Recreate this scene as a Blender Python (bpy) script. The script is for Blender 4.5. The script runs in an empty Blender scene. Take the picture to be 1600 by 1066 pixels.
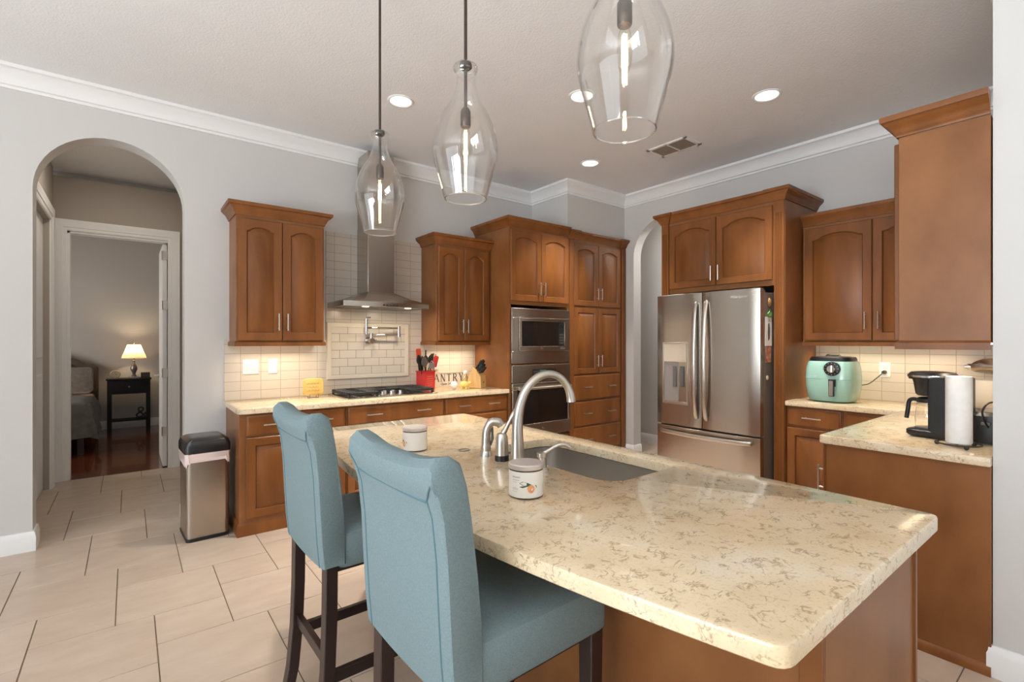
import bpy, bmesh, math, random
from mathutils import Vector, Matrix
random.seed(7)
C = bpy.context.scene.collection
sc = bpy.context.scene
PI = math.pi

# ------------------------------------------------------------------ camera, sky, window light, added fill lights, exposure
cam_d = bpy.data.cameras.new('camera'); cam = bpy.data.objects.new('camera', cam_d); C.objects.link(cam)
cam_d.sensor_width = 36; cam_d.lens = 764.5 * 36 / 1600; cam_d.clip_start = .05
cam_d.shift_y = 1 / 1600
cam.location = (0, 0, 1.395); cam.rotation_euler = (PI / 2, 0, -math.radians(38.07))
sc.camera = cam
W = bpy.data.worlds.new('sky'); sc.world = W; W.use_nodes = True
bg = W.node_tree.nodes['Background']; bg.inputs[0].default_value = (.80, .90, 1, 1); bg.inputs[1].default_value = .6
vs = sc.view_settings
vs.view_transform = 'Standard'; vs.look = 'None'; vs.gamma = 1; vs.use_curve_mapping = False; vs.exposure = 0.06
sc.cycles.use_denoising = True
sc.cycles.caustics_refractive = False; sc.cycles.caustics_reflective = False
sc.cycles.max_bounces = 10; sc.cycles.diffuse_bounces = 6; sc.cycles.sample_clamp_indirect = 6


def area(name, loc, rot, sx, sy, power, col, parent=None, shape='RECTANGLE', spread=None):
    l = bpy.data.lights.new(name, 'AREA'); l.shape = shape; l.size = sx
    if shape == 'RECTANGLE': l.size_y = sy
    l.energy = power; l.color = col
    if spread: l.spread = spread
    o = bpy.data.objects.new(name, l); C.objects.link(o); o.location = loc; o.rotation_euler = rot
    if parent: o.parent = parent
    return o


DAY = (.84, .92, 1)
area('daylight_west', (-4.35, .6, 1.45), (0, -PI / 2, 0), 2.3, 4.6, 95, (.77, .89, 1))
area('ceiling_fill_west', (-4.3, -.6, 1.0), (0, -math.radians(146), 0), 1.4, 3.4, 360, (.86, .93, 1), spread=math.radians(130))  # added uplight that brightens the ceiling; no patio stands behind it
area('ceiling_fill_south', (-.8, -4.3, .9), (math.radians(150), 0, 0), 5.0, 1.4, 55, (.86, .93, 1), spread=math.radians(130))  # second added ceiling uplight, an invented source at the south side
sun = bpy.data.lights.new('sun', 'SUN'); sun.energy = 6; sun.angle = .01; sun.color = (1, .97, .94)
sno = bpy.data.objects.new('sun', sun); C.objects.link(sno); sno.rotation_euler = (math.radians(25), math.radians(-38), 0)
area('bedroom_fill', (-3.2, 8.4, 1.5), (0, -PI / 2, 0), 1.4, 1.2, 85, (1, .93, .85))  # added to brighten the bedroom through an unseen window


# ------------------------------------------------------------------ helpers
def N(t, kind, **kw):
    n = t.nodes.new(kind)
    for k, v in kw.items():
        if k in n.inputs: n.inputs[k].default_value = v
        else: setattr(n, k, v)
    return n


def mat(name, col, rough=.5, metal=0, emit=None, es=0, coat=0, spec=None, sheen=0):
    m = bpy.data.materials.new(name); m.use_nodes = True
    p = m.node_tree.nodes['Principled BSDF']
    p.inputs['Base Color'].default_value = (*col, 1); p.inputs['Roughness'].default_value = rough
    p.inputs['Metallic'].default_value = metal; p.inputs['Coat Weight'].default_value = coat
    if spec is not None: p.inputs['Specular IOR Level'].default_value = spec
    if sheen: p.inputs['Sheen Weight'].default_value = sheen
    if emit: p.inputs['Emission Color'].default_value = (*emit, 1); p.inputs['Emission Strength'].default_value = es
    return m


def ramp(t, stops):
    r = t.nodes.new('ShaderNodeValToRGB'); e = r.color_ramp.elements
    while len(e) < len(stops): e.new(.5)
    for i, (pos, c) in enumerate(stops): e[i].position = pos; e[i].color = (*c, 1)
    return r


def coords(t, kind='Object', scale=(1, 1, 1), rnd=False):
    tc = t.nodes.new('ShaderNodeTexCoord'); mp = t.nodes.new('ShaderNodeMapping'); mp.inputs['Scale'].default_value = scale
    t.links.new(tc.outputs[kind], mp.inputs[0])
    if rnd:
        oi = t.nodes.new('ShaderNodeObjectInfo'); mu = N(t, 'ShaderNodeMath', operation='MULTIPLY'); mu.inputs[1].default_value = 13
        t.links.new(oi.outputs['Random'], mu.inputs[0]); t.links.new(mu.outputs[0], mp.inputs['Location'])
    return mp


def noisy(m, c1, c2, scale=5, stretch=(1, 1, 1), detail=5, bump=0, lo=.35, hi=.65, rnd=True, bscale=None, kind='Object'):
    t = m.node_tree; p = t.nodes['Principled BSDF']; mp = coords(t, kind, stretch, rnd)
    n = N(t, 'ShaderNodeTexNoise', Scale=scale, Detail=detail); t.links.new(mp.outputs[0], n.inputs['Vector'])
    r = ramp(t, [(lo, c1), (hi, c2)]); t.links.new(n.outputs['Fac'], r.inputs[0]); t.links.new(r.outputs[0], p.inputs['Base Color'])
    if bump:
        if bscale:
            n = N(t, 'ShaderNodeTexNoise', Scale=bscale, Detail=3); t.links.new(mp.outputs[0], n.inputs['Vector'])
        b = N(t, 'ShaderNodeBump', Strength=bump, Distance=.004); t.links.new(n.outputs['Fac'], b.inputs['Height']); t.links.new(b.outputs[0], p.inputs['Normal'])
    return m


WOOD = noisy(mat('stained_maple', (.3, .1, .03), .36, spec=.35), (.150, .051, .0115), (.240, .087, .022), 4.0, (2.2, 2.2, .4), 8, lo=.3, hi=.7)
WOODP = noisy(mat('stained_maple_panel', (.3, .1, .03), .38, spec=.35), (.180, .066, .0185), (.275, .112, .036), 4.5, (1, 1, .7), 9, lo=.3, hi=.7)
GROOVE = mat('dark_groove', (.110, .035, .009), .4, spec=.3)  # darker brown for the groove ring of the door panels
DARKWOOD = mat('dark_stain', (.045, .014, .007), .4)
ESP = noisy(mat('espresso_wood', (.02, .01, .008), .35), (.016, .008, .007), (.03, .014, .011), 4, (3, 3, .4))
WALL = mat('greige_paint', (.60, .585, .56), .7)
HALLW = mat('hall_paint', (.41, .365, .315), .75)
CEIL = noisy(mat('ceiling_paint', (.8, .79, .78), .9), (.80, .805, .81), (.82, .825, .83), 3, bump=.55, bscale=85, rnd=False)
TRIM = mat('white_trim', (.82, .815, .80), .4)
NICKEL = mat('brushed_nickel', (.56, .51, .45), .3, 1)
CHROME = mat('chrome', (.75, .73, .70), .12, 1)
BLACKP = mat('black_plastic', (.012, .012, .013), .35)
BLACKM = mat('matte_black_iron', (.02, .018, .017), .5)
WHITEP = mat('white_plastic', (.82, .80, .76), .35)
BGLASS = mat('black_glass', (.012, .010, .009), .06, coat=.5)
GREY = mat('dark_grey_plastic', (.10, .095, .09), .4)
WHITE = mat('white_paint', (.8, .78, .73), .6)


def steel_mat(name, col, rough, stretch):
    m = mat(name, col, rough, 1); t = m.node_tree; p = t.nodes['Principled BSDF']
    return m


STEEL = steel_mat('brushed_steel', (.47, .42, .365), .27, (1, 1, 60))
STEELV = steel_mat('brushed_steel_upright', (.47, .42, .365), .25, (60, 60, 1))
SINKM = steel_mat('sink_steel', (.55, .52, .48), .33, (40, 1, 40))


def glass_mat(name, tint=(1, 1, 1), lo=.03, hi=.75, power=3.5, rough=.02, edge=.7):
    """thin clear glass: light passes straight through, reflection grows towards grazing view"""
    m = bpy.data.materials.new(name); m.use_nodes = True; t = m.node_tree; t.nodes.clear()
    out = t.nodes.new('ShaderNodeOutputMaterial'); mix = t.nodes.new('ShaderNodeMixShader')
    tr = N(t, 'ShaderNodeBsdfTransparent'); tr.inputs[0].default_value = (*tint, 1)
    gl = N(t, 'ShaderNodeBsdfGlossy'); gl.inputs['Roughness'].default_value = rough; gl.inputs[0].default_value = (1, 1, 1, 1)
    lw = N(t, 'ShaderNodeLayerWeight', Blend=.5); pw = N(t, 'ShaderNodeMath', operation='POWER'); pw.inputs[1].default_value = power
    mr = N(t, 'ShaderNodeMapRange'); mr.inputs['To Min'].default_value = lo; mr.inputs['To Max'].default_value = hi
    t.links.new(lw.outputs['Facing'], pw.inputs[0]); t.links.new(pw.outputs[0], mr.inputs['Value']); t.links.new(mr.outputs[0], mix.inputs[0])
    tm = N(t, 'ShaderNodeMix', data_type='RGBA'); tm.inputs[6].default_value = (*tint, 1); tm.inputs[7].default_value = (*[c * edge for c in tint], 1)
    t.links.new(pw.outputs[0], tm.inputs[0]); t.links.new(tm.outputs[2], tr.inputs[0])
    t.links.new(tr.outputs[0], mix.inputs[1]); t.links.new(gl.outputs[0], mix.inputs[2]); t.links.new(mix.outputs[0], out.inputs[0])
    return m


GLASS = glass_mat('clear_glass', (.975, .97, .96), .035, .95, 3.0, .01, .78)
RIMG = glass_mat('polished_rim', (.95, .95, .94), .35, .95, 1.5, .1, .9)
JARG = glass_mat('jar_glass', (.97, .96, .94), .05, .6, 3)


def quartz():
    m = mat('cream_quartz', (.6, .48, .3), .13, coat=.3); t = m.node_tree; p = t.nodes['Principled BSDF']; L = t.links.new
    mp = coords(t, 'Object', (1, 1, 1))
    n1 = N(t, 'ShaderNodeTexNoise', Scale=7, Detail=4); L(mp.outputs[0], n1.inputs['Vector'])
    base = ramp(t, [(.3, (.66, .51, .325)), (.55, (.74, .595, .40)), (.75, (.78, .67, .51))]); L(n1.outputs['Fac'], base.inputs[0])
    # short, broken squiggle veins
    mw_ = coords(t, 'Object', (1, 1.25, 1.6)); mw_.inputs['Rotation'].default_value = (0, 0, .5)
    nv = N(t, 'ShaderNodeTexNoise', Scale=24, Detail=3, Roughness=.6, Distortion=.9); L(mw_.outputs[0], nv.inputs['Vector'])
    vein = ramp(t, [(.452, (0, 0, 0)), (.50, (1, 1, 1)), (.548, (0, 0, 0))]); L(nv.outputs['Fac'], vein.inputs[0])
    nm = N(t, 'ShaderNodeTexNoise', Scale=21, Detail=4, Roughness=.65); L(mp.outputs[0], nm.inputs['Vector'])
    msk = ramp(t, [(.48, (0, 0, 0)), (.56, (1, 1, 1))]); L(nm.outputs['Fac'], msk.inputs[0])
    mul = N(t, 'ShaderNodeMath', operation='MULTIPLY'); L(vein.outputs[0], mul.inputs[0]); L(msk.outputs[0], mul.inputs[1])
    m2 = N(t, 'ShaderNodeMath', operation='MULTIPLY'); L(mul.outputs[0], m2.inputs[0]); m2.inputs[1].default_value = .72
    c = N(t, 'ShaderNodeMix', data_type='RGBA'); L(m2.outputs[0], c.inputs[0]); L(base.outputs[0], c.inputs[6]); c.inputs[7].default_value = (.26, .17, .085, 1)
    n3 = N(t, 'ShaderNodeTexNoise', Scale=140, Detail=2); L(mp.outputs[0], n3.inputs['Vector'])
    sp = ramp(t, [(.36, (.25, .25, .25)), (.44, (0, 0, 0))]); L(n3.outputs['Fac'], sp.inputs[0])
    c2 = N(t, 'ShaderNodeMix', data_type='RGBA'); L(sp.outputs[0], c2.inputs[0]); L(c.outputs[2], c2.inputs[6]); c2.inputs[7].default_value = (.40, .29, .17, 1)
    L(c2.outputs[2], p.inputs['Base Color'])
    return m


QUARTZ = quartz()


def tile_mat(name, axes, offset, c1, c2, grout, bw=.1524, rh=.0762, rough=.22, bump=.35, mortar=.0025):
    m = mat(name, c1, rough); t = m.node_tree; p = t.nodes['Principled BSDF']; L = t.links.new
    tc = t.nodes.new('ShaderNodeTexCoord'); sp = t.nodes.new('ShaderNodeSeparateXYZ'); cb = t.nodes.new('ShaderNodeCombineXYZ')
    L(tc.outputs['Object'], sp.inputs[0]); L(sp.outputs[axes[0]], cb.inputs[0]); L(sp.outputs[axes[1]], cb.inputs[1])
    b = N(t, 'ShaderNodeTexBrick', Scale=1.0); b.offset = offset; b.squash = 1
    b.inputs['Brick Width'].default_value = bw; b.inputs['Row Height'].default_value = rh; b.inputs['Mortar Size'].default_value = mortar; b.inputs['Mortar Smooth'].default_value = .3
    b.inputs['Color1'].default_value = (*c1, 1); b.inputs['Color2'].default_value = (*c2, 1); b.inputs['Mortar'].default_value = (*grout, 1)
    L(cb.outputs[0], b.inputs['Vector']); L(b.outputs['Color'], p.inputs['Base Color'])
    bm_ = N(t, 'ShaderNodeBump', Strength=bump, Distance=.003, invert=True); L(b.outputs['Fac'], bm_.inputs['Height']); L(bm_.outputs[0], p.inputs['Normal'])
    return m


TILEC = ((.60, .535, .455), (.63, .565, .485), (.40, .34, .27))
TILE_B = tile_mat('stacked_tile', ('X', 'Z'), 0, *TILEC)
TILE_F = tile_mat('stacked_tile_side', ('Y', 'Z'), 0, *TILEC)
TILE_I = tile_mat('running_tile', ('X', 'Z'), .5, (.66, .60, .52), (.69, .63, .55), (.30, .24, .18))
TILE_P = mat('tile_border', (.74, .67, .56), .25)


def newbm(): return bmesh.new()


def loft(bm, loops, cap0=True, cap1=True, closed=True):
    vs_ = [[bm.verts.new(p) for p in l] for l in loops]; n = len(vs_[0])
    for a, b in zip(vs_, vs_[1:]):
        for i in range(n if closed else n - 1):
            j = (i + 1) % n
            try: bm.faces.new((a[i], a[j], b[j], b[i]))
            except ValueError: pass
    if cap0: bm.faces.new(vs_[0][::-1])
    if cap1: bm.faces.new(vs_[-1])
    return vs_


def box(bm, x0, x1, y0, y1, z0, z1):
    loft(bm, [[(x0, y0, z), (x1, y0, z), (x1, y1, z), (x0, y1, z)] for z in (z0, z1)])


def prism(bm, poly, axis, a, b):
    """poly in the two other axes (in x,y,z order), extruded along axis"""
    def P(p, w): return {'x': (w, p[0], p[1]), 'y': (p[0], w, p[1]), 'z': (p[0], p[1], w)}[axis]
    loft(bm, [[P(p, a) for p in poly], [P(p, b) for p in poly]])


def tube(bm, pts, r, n=10, cap=True):
    pts = [Vector(p) for p in pts]; rs = r if isinstance(r, (list, tuple)) else [r] * len(pts)
    tan = [(pts[min(i + 1, len(pts) - 1)] - pts[max(i - 1, 0)]).normalized() for i in range(len(pts))]
    up = Vector((0, 0, 1)) if abs(tan[0].z) < .9 else Vector((1, 0, 0))
    u = tan[0].cross(up).normalized(); loops = []
    for p, t, q in zip(pts, tan, rs):
        u = (u - t * u.dot(t)).normalized(); v = t.cross(u)
        loops.append([p + (u * math.cos(2 * PI * k / n) + v * math.sin(2 * PI * k / n)) * q for k in range(n)])
    loft(bm, loops, cap, cap)


def lathe(bm, prof, n=28, c=(0, 0, 0), axis='z', cap=True, sx=1, sy=1):
    loops = []
    for r, h in prof:
        l = []
        for k in range(n):
            a = 2 * PI * k / n; x, y = r * math.cos(a) * sx, r * math.sin(a) * sy
            q = {'z': (x, y, h), 'y': (x, h, y), 'x': (h, x, y)}[axis]
            l.append((c[0] + q[0], c[1] + q[1], c[2] + q[2]))
        loops.append(l)
    loft(bm, loops, cap and prof[0][0] > 0, cap and prof[-1][0] > 0)


def cyl(bm, c, r, h, n=20, axis='z'): lathe(bm, [(r, 0), (r, h)], n, c, axis)


def sweep(bm, path, prof, closed=False):
    """profile (out, up) along a flat path; out is to the right of the direction of travel; path points (x, y, z)"""
    n = len(path); loops = []
    P = [Vector(p[:2]) for p in path]; zs = [p[2] if len(p) > 2 else 0 for p in path]
    for i in range(n):
        d = []
        if closed or i > 0: d.append((P[i] - P[i - 1]).normalized())
        if closed or i < n - 1: d.append((P[(i + 1) % n] - P[i]).normalized())
        nn = [Vector((q.y, -q.x)) for q in d]
        m = nn[0] if len(nn) == 1 else (nn[0] + nn[1]) / (1 + nn[0].dot(nn[1]))
        loops.append([(P[i].x + m.x * o, P[i].y + m.y * o, zs[i] + z) for o, z in prof])
    if closed: loops.append(loops[0])
    loft(bm, loops, not closed, not closed)
    if closed: bmesh.ops.remove_doubles(bm, verts=bm.verts, dist=1e-5)


def spline(pts, k=8):
    pts = [Vector(p) for p in pts]; out = []
    for i in range(len(pts) - 1):
        p0, p1, p2, p3 = pts[max(i - 1, 0)], pts[i], pts[i + 1], pts[min(i + 2, len(pts) - 1)]
        for s in range(k):
            t = s / k
            out.append(.5 * ((2 * p1) + (-p0 + p2) * t + (2 * p0 - 5 * p1 + 4 * p2 - p3) * t * t + (-p0 + 3 * p1 - 3 * p2 + p3) * t ** 3))
    return out + [pts[-1]]


def rrect(x0, x1, y0, y1, r, k=5):
    out = []
    for cx_, cy_, a0 in ((x1 - r, y1 - r, 0), (x0 + r, y1 - r, 90), (x0 + r, y0 + r, 180), (x1 - r, y0 + r, 270)):
        for i in range(k + 1):
            a = math.radians(a0 + 90 * i / k); out.append((cx_ + r * math.cos(a), cy_ + r * math.sin(a)))
    return out


def obj(name, bm, m, parent=None, bevel=0, seg=2, smooth=True, label=None, loc=None):
    bmesh.ops.recalc_face_normals(bm, faces=bm.faces)
    me = bpy.data.meshes.new(name); bm.to_mesh(me); bm.free()
    for q in (m if isinstance(m, (list, tuple)) else [m]): me.materials.append(q)
    o = bpy.data.objects.new(name, me); C.objects.link(o)
    if parent: o.parent = parent
    if loc: o.location = loc
    if bevel:
        b = o.modifiers.new('edge', 'BEVEL'); b.width = bevel; b.segments = seg; b.limit_method = 'ANGLE'; b.angle_limit = math.radians(35)
    if smooth:
        for f in me.polygons: f.use_smooth = True
        me.set_sharp_from_angle(angle=math.radians(38))
    if label: o['label'] = label
    return o


def tag(o, label, cat, group=None):
    o['label'] = label; o['category'] = cat
    if group: o['group'] = group
    return o


def thing(name, label, cat, loc=(0, 0, 0), rz=0, group=None):
    o = bpy.data.objects.new(name, None); C.objects.link(o); o.empty_display_size = .1
    o.location = loc; o.rotation_euler = (0, 0, rz)
    return tag(o, label, cat, group)


def struct(name, bm, m, bevel=0, smooth=True):
    o = obj(name, bm, m, None, bevel, smooth=smooth); o['kind'] = 'structure'; return o


def copy_tree(src, loc, rz, label, parent=None):
    c = src.copy(); C.objects.link(c)
    if parent is None: c.location = loc; c.rotation_euler = (0, 0, rz); c['label'] = label
    else: c.parent = parent
    for ch in list(src.children): copy_tree(ch, None, None, None, c)
    return c


def text_bm(s, size, depth=.001, align='CENTER', rot=None, loc=(0, 0, 0), shear=0):
    cu = bpy.data.curves.new('lettering', 'FONT'); cu.body = s; cu.size = size; cu.extrude = depth; cu.align_x = align; cu.resolution_u = 3; cu.shear = shear
    t = bpy.data.objects.new('lettering', cu); C.objects.link(t)
    me = t.to_mesh(); bm = bmesh.new(); bm.from_mesh(me); t.to_mesh_clear()
    bpy.data.objects.remove(t); bpy.data.curves.remove(cu)
    bmesh.ops.transform(bm, matrix=Matrix.Translation(loc) @ (rot or Matrix()), verts=bm.verts)
    return bm


UPRIGHT = Matrix.Rotation(PI / 2, 4, 'X')      # lettering standing up, read from -y

# ------------------------------------------------------------------ room shell
WY, FX, H = 4.55, 4.855, 3.185      # hood wall, fridge wall, ceiling
XW, YS, NX, NY = -4.5, -4.5, 2.84, .37


def arch_poly(c, r, spring, lo, hi, top):
    pts = [(lo, 0), (c - r, 0), (c - r, spring)]
    for i in range(1, 24):
        a = PI - PI * i / 24; pts.append((c + r * math.cos(a), spring + r * math.sin(a)))
    return pts + [(c + r, spring), (c + r, 0), (hi, 0), (hi, top), (lo, top)]


bm = newbm(); prism(bm, arch_poly(-.0835, .4225, 2.43, XW, 5.0, H), 'y', WY, WY + .17); struct('wall_hood', bm, WALL)
bm = newbm(); prism(bm, arch_poly(3.365, .425, 2.42, NY, WY, H), 'x', FX, FX + .14); struct('wall_fridge', bm, WALL)
bm = newbm(); box(bm, 3.87, FX, 3.93, WY, 2.56, H); struct('wall_soffit', bm, WALL)
bm = newbm(); prism(bm, [(NX, YS), (NX, NY), (FX + .14, NY), (FX + .14, NY - .14), (NX + .16, NY - .14), (NX + .16, YS)], 'z', 0, H); struct('wall_near', bm, WALL)


def holed(bm, lo, hi, top, holes, axis, a, b):
    xs = sorted({lo, hi, *[h[0] for h in holes], *[h[1] for h in holes]}); zs = sorted({0, top, *[h[2] for h in holes], *[h[3] for h in holes]})
    for x0, x1 in zip(xs, xs[1:]):
        for z0, z1 in zip(zs, zs[1:]):
            mx, mz = (x0 + x1) / 2, (z0 + z1) / 2
            if any(h[0] < mx < h[1] and h[2] < mz < h[3] for h in holes): continue
            if axis == 'x': box(bm, a, b, x0, x1, z0, z1)
            else: box(bm, x0, x1, a, b, z0, z1)
    bmesh.ops.remove_doubles(bm, verts=bm.verts, dist=1e-4)


WH = [(-1.7, .45, .3, 2.6), (.75, 2.9, .3, 2.6)]
bm = newbm(); holed(bm, YS - .15, WY + .17, H, WH, 'x', XW - .15, XW); struct('wall_west', bm, WALL)
SH = [(-3.3, -.85, 0, 2.55), (-.75, 1.7, 0, 2.55)]
bm = newbm(); holed(bm, XW, NX + .16, H, SH, 'y', YS - .15, YS); struct('wall_south', bm, WALL)
for i, (a, b, z0, z1) in enumerate(WH):
    bm = newbm()
    for y in (a, (a + b) / 2 - .03, b - .06): box(bm, XW - .1, XW - .03, y, y + .06, z0, z1)
    for z in (z0, (z0 + z1) / 2, z1 - .06): box(bm, XW - .1, XW - .03, a, b, z, z + .06)
    struct('window_%d' % (i + 1), bm, TRIM)
for i, (a, b, z0, z1) in enumerate(SH):
    bm = newbm()
    for x in (a, (a + b) / 2 - .04, b - .08): box(bm, x, x + .08, YS - .1, YS - .03, z0, z1)
    for z in (z0, z1 - .08): box(bm, a, b, YS - .1, YS - .03, z, z + .08)
    struct('window_%d' % (i + 3), bm, TRIM)

bm = newbm(); box(bm, XW, 6.6, YS, WY + .17, H, H + .1); struct('ceiling', bm, CEIL)


# floor: pinwheel of large and small tiles, one mesh over a grout bed
def floor_tiles():
    bm = newbm(); a, b, g = .4645, .310, .0022
    X0, X1, Y0, Y1 = XW, 6.6, YS, 6.62
    lay = bm.faces.layers.float.new('tone')
    for i in range(-30, 32):
        for j in range(-30, 32):
            ox = -.052 - a * i + b * j; oy = 3.09 + b * i + a * j
            for x, y, s in ((ox, oy, a), (ox, oy + a, b)):
                if s == b: x = ox
                x0, x1, y0, y1 = max(x + g, X0), min(x + s - g, X1), max(y + g, Y0), min(y + s - g, Y1)
                if x1 - x0 < .01 or y1 - y0 < .01: continue
                if y0 > WY + .17 and (x1 < -.7 or x0 > .6): continue
                e = .0012
                lo = [bm.verts.new((px, py, -.003)) for px, py in ((x0, y0), (x1, y0), (x1, y1), (x0, y1))]
                hi = [bm.verts.new((px, py, 0)) for px, py in ((x0 + e, y0 + e), (x1 - e, y0 + e), (x1 - e, y1 - e), (x0 + e, y1 - e))]
                v = random.random()
                fs = [bm.faces.new(hi)] + [bm.faces.new((lo[k], lo[(k + 1) % 4], hi[(k + 1) % 4], hi[k])) for k in range(4)]
                for f in fs: f[lay] = v
    n0 = len(bm.faces)
    for q in ((X0, X1, Y0, WY + .17), (-.7, .6, WY + .17, Y1)):
        f = bm.faces.new([bm.verts.new((x, y, -.003)) for x, y in ((q[0], q[2]), (q[1], q[2]), (q[1], q[3]), (q[0], q[3]))]); f.material_index = 1
    return bm


ft = mat('porcelain_tile', (.5, .4, .3), .30); t = ft.node_tree; p = t.nodes['Principled BSDF']
at = N(t, 'ShaderNodeAttribute', attribute_name='tone'); mp = coords(t, 'Object', (2.2, 5, 1))
nz = N(t, 'ShaderNodeTexNoise', Scale=2.2, Detail=5); t.links.new(mp.outputs[0], nz.inputs['Vector'])
r1 = ramp(t, [(.3, (.485, .375, .285)), (.7, (.56, .45, .355))]); t.links.new(nz.outputs['Fac'], r1.inputs[0])
r2 = ramp(t, [(0, (.93, .92, .91)), (1, (1.0, 1.0, 1.0))]); t.links.new(at.outputs['Fac'], r2.inputs[0])
mm = N(t, 'ShaderNodeMix', data_type='RGBA', blend_type='MULTIPLY'); mm.inputs[0].default_value = 1
t.links.new(r1.outputs[0], mm.inputs[6]); t.links.new(r2.outputs[0], mm.inputs[7]); t.links.new(mm.outputs[2], p.inputs['Base Color'])
GROUT = mat('grout', (.16, .115, .08), .9)
struct('floor', floor_tiles(), [ft, GROUT], smooth=False)

CROWN = [(0, -.135), (.012, -.135), (.014, -.118), (.026, -.112), (.034, -.085), (.052, -.055), (.080, -.036), (.086, -.028), (.098, -.022), (.100, 0), (0, 0)]
bm = newbm()
sweep(bm, [(XW, WY, H), (3.87, WY, H), (3.87, 3.93, H), (FX, 3.93, H), (FX, NY, H), (NX, NY, H), (NX, YS, H), (XW, YS, H)], CROWN, True)
o = struct('trim_1', bm, TRIM)
BASE = [(0, 0), (.018, 0), (.018, .095), (.014, .105), (.012, .12), (.007, .128), (0, .13)]
L_, R_ = -.506, .339
bm = newbm(); sweep(bm, [(XW, WY), (L_, WY), (L_, WY + .17)], BASE); struct('baseboard_hood', bm, TRIM)
bm = newbm(); sweep(bm, [(R_, WY + .17), (R_, WY), (.61, WY)], BASE); struct('baseboard_trash', bm, TRIM)
bm = newbm(); sweep(bm, [(2.835 + .17, NY), (NX, NY), (NX, YS)], BASE); struct('baseboard_near', bm, TRIM)
bm = newbm(); sweep(bm, [(XW, YS + .01), (XW, WY)], BASE); struct('baseboard_west', bm, TRIM)
bm = newbm(); sweep(bm, [(FX, WY), (FX, 3.79), (FX + .14, 3.79)], BASE); struct('baseboard_fridge', bm, TRIM)

# passage behind the fridge-wall arch
bm = newbm(); box(bm, 5.62, 5.74, 1.6, 6.0, 0, H); struct('wall_passage', bm, WALL)
bm = newbm(); box(bm, FX + .14, 5.62, 1.5, 1.6, 0, H); box(bm, FX + .14, 5.62, 4.72, 4.84, 0, H); struct('wall_passage_end', bm, WALL)
bm = newbm(); sweep(bm, [(5.62, 4.72), (5.62, 1.6)], BASE); struct('baseboard_passage', bm, TRIM)
area('passage_fill', (5.3, 3.0, H - .03), (0, 0, 0), .3, .3, 20, (1, .95, .9), shape='DISK')  # fill light added to brighten the passage, no fixture built

# hall behind the hood-wall arch and the bedroom beyond
HF = 6.62
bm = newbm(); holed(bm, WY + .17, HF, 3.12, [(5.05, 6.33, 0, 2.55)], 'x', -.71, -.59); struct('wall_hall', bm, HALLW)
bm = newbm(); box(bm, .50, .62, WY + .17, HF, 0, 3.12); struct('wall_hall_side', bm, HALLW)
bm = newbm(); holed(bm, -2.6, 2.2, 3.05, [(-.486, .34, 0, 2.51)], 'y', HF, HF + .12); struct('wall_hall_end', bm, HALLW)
bm = newbm(); box(bm, -.71, .62, WY + .17, HF + .12, 3.12, 3.2); struct('ceiling_hall', bm, CEIL)
area('hall_fill', (-.05, 5.6, 3.1), (0, 0, 0), .2, .2, 7, (1, .90, .78), shape='DISK')  # unseen source added to lift the hall, without a fixture
CAS = [(0, 0), (0, .012), (.012, .02), (.03, .02), (.036, .026), (.085, .026), (.092, .03), (.11, .03), (.11, 0)]


def casing(bm, x0, x1, ztop, place):
    """door casing drawn in a flat frame: (along, up, out) put in place by a function"""
    path = [(x0, 0), (x0, ztop), (x1, ztop), (x1, 0)]; loops = []
    dirs = [(-1, 0), (-1, 1), (1, 1), (1, 0)]
    for (x, z), (dx, dz) in zip(path, dirs): loops.append([place(x + dx * o, z + dz * o, w) for o, w in CAS])
    loft(bm, loops)


bm = newbm(); casing(bm, -.486, .34, 2.51, lambda x, z, w: (max(x, -.589), HF - w, z))
box(bm, -.486, -.466, HF, HF + .12, 0, 2.51); box(bm, .34, .36, HF, HF + .12, 0, 2.51); box(bm, -.486, .34, HF, HF + .12, 2.49, 2.51)
struct('trim_2', bm, TRIM)
bm = newbm(); casing(bm, 5.05, 6.33, 2.55, lambda x, z, w: (-.59 + w, x, z)); struct('trim_3', bm, TRIM)
bm = newbm(); box(bm, -.67, -.635, 5.05, 6.33, .005, 2.55)
for y0, y1, z0, z1 in ((5.15, 5.62, .2, 1.1), (5.76, 6.23, .2, 1.1), (5.15, 5.62, 1.25, 2.4), (5.76, 6.23, 1.25, 2.4)): box(bm, -.637, -.625, y0, y1, z0, z1)
struct('door_1', bm, TRIM, bevel=.006)
d2 = newbm(); box(d2, .295, .337, HF + .04, HF + .84, .01, 2.48)
door = struct('door_2', d2, TRIM, bevel=.003)
bm = newbm()
for z in (.35, 1.0, 1.75, 2.3): box(bm, .300, .339, HF + .033, HF + .041, z, z + .10); cyl(bm, (.293, HF + .036, z), .008, .1, 8)
obj('hinge', bm, NICKEL, door)
bm = newbm(); cyl(bm, (.295, HF + .77, .98), .026, -.012, 14, 'x'); tube(bm, [(.29, HF + .77, .98), (.25, HF + .77, .98), (.245, HF + .70, .98), (.245, HF + .66, .98)], .009); obj('door_handle', bm, NICKEL, door)

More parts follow.
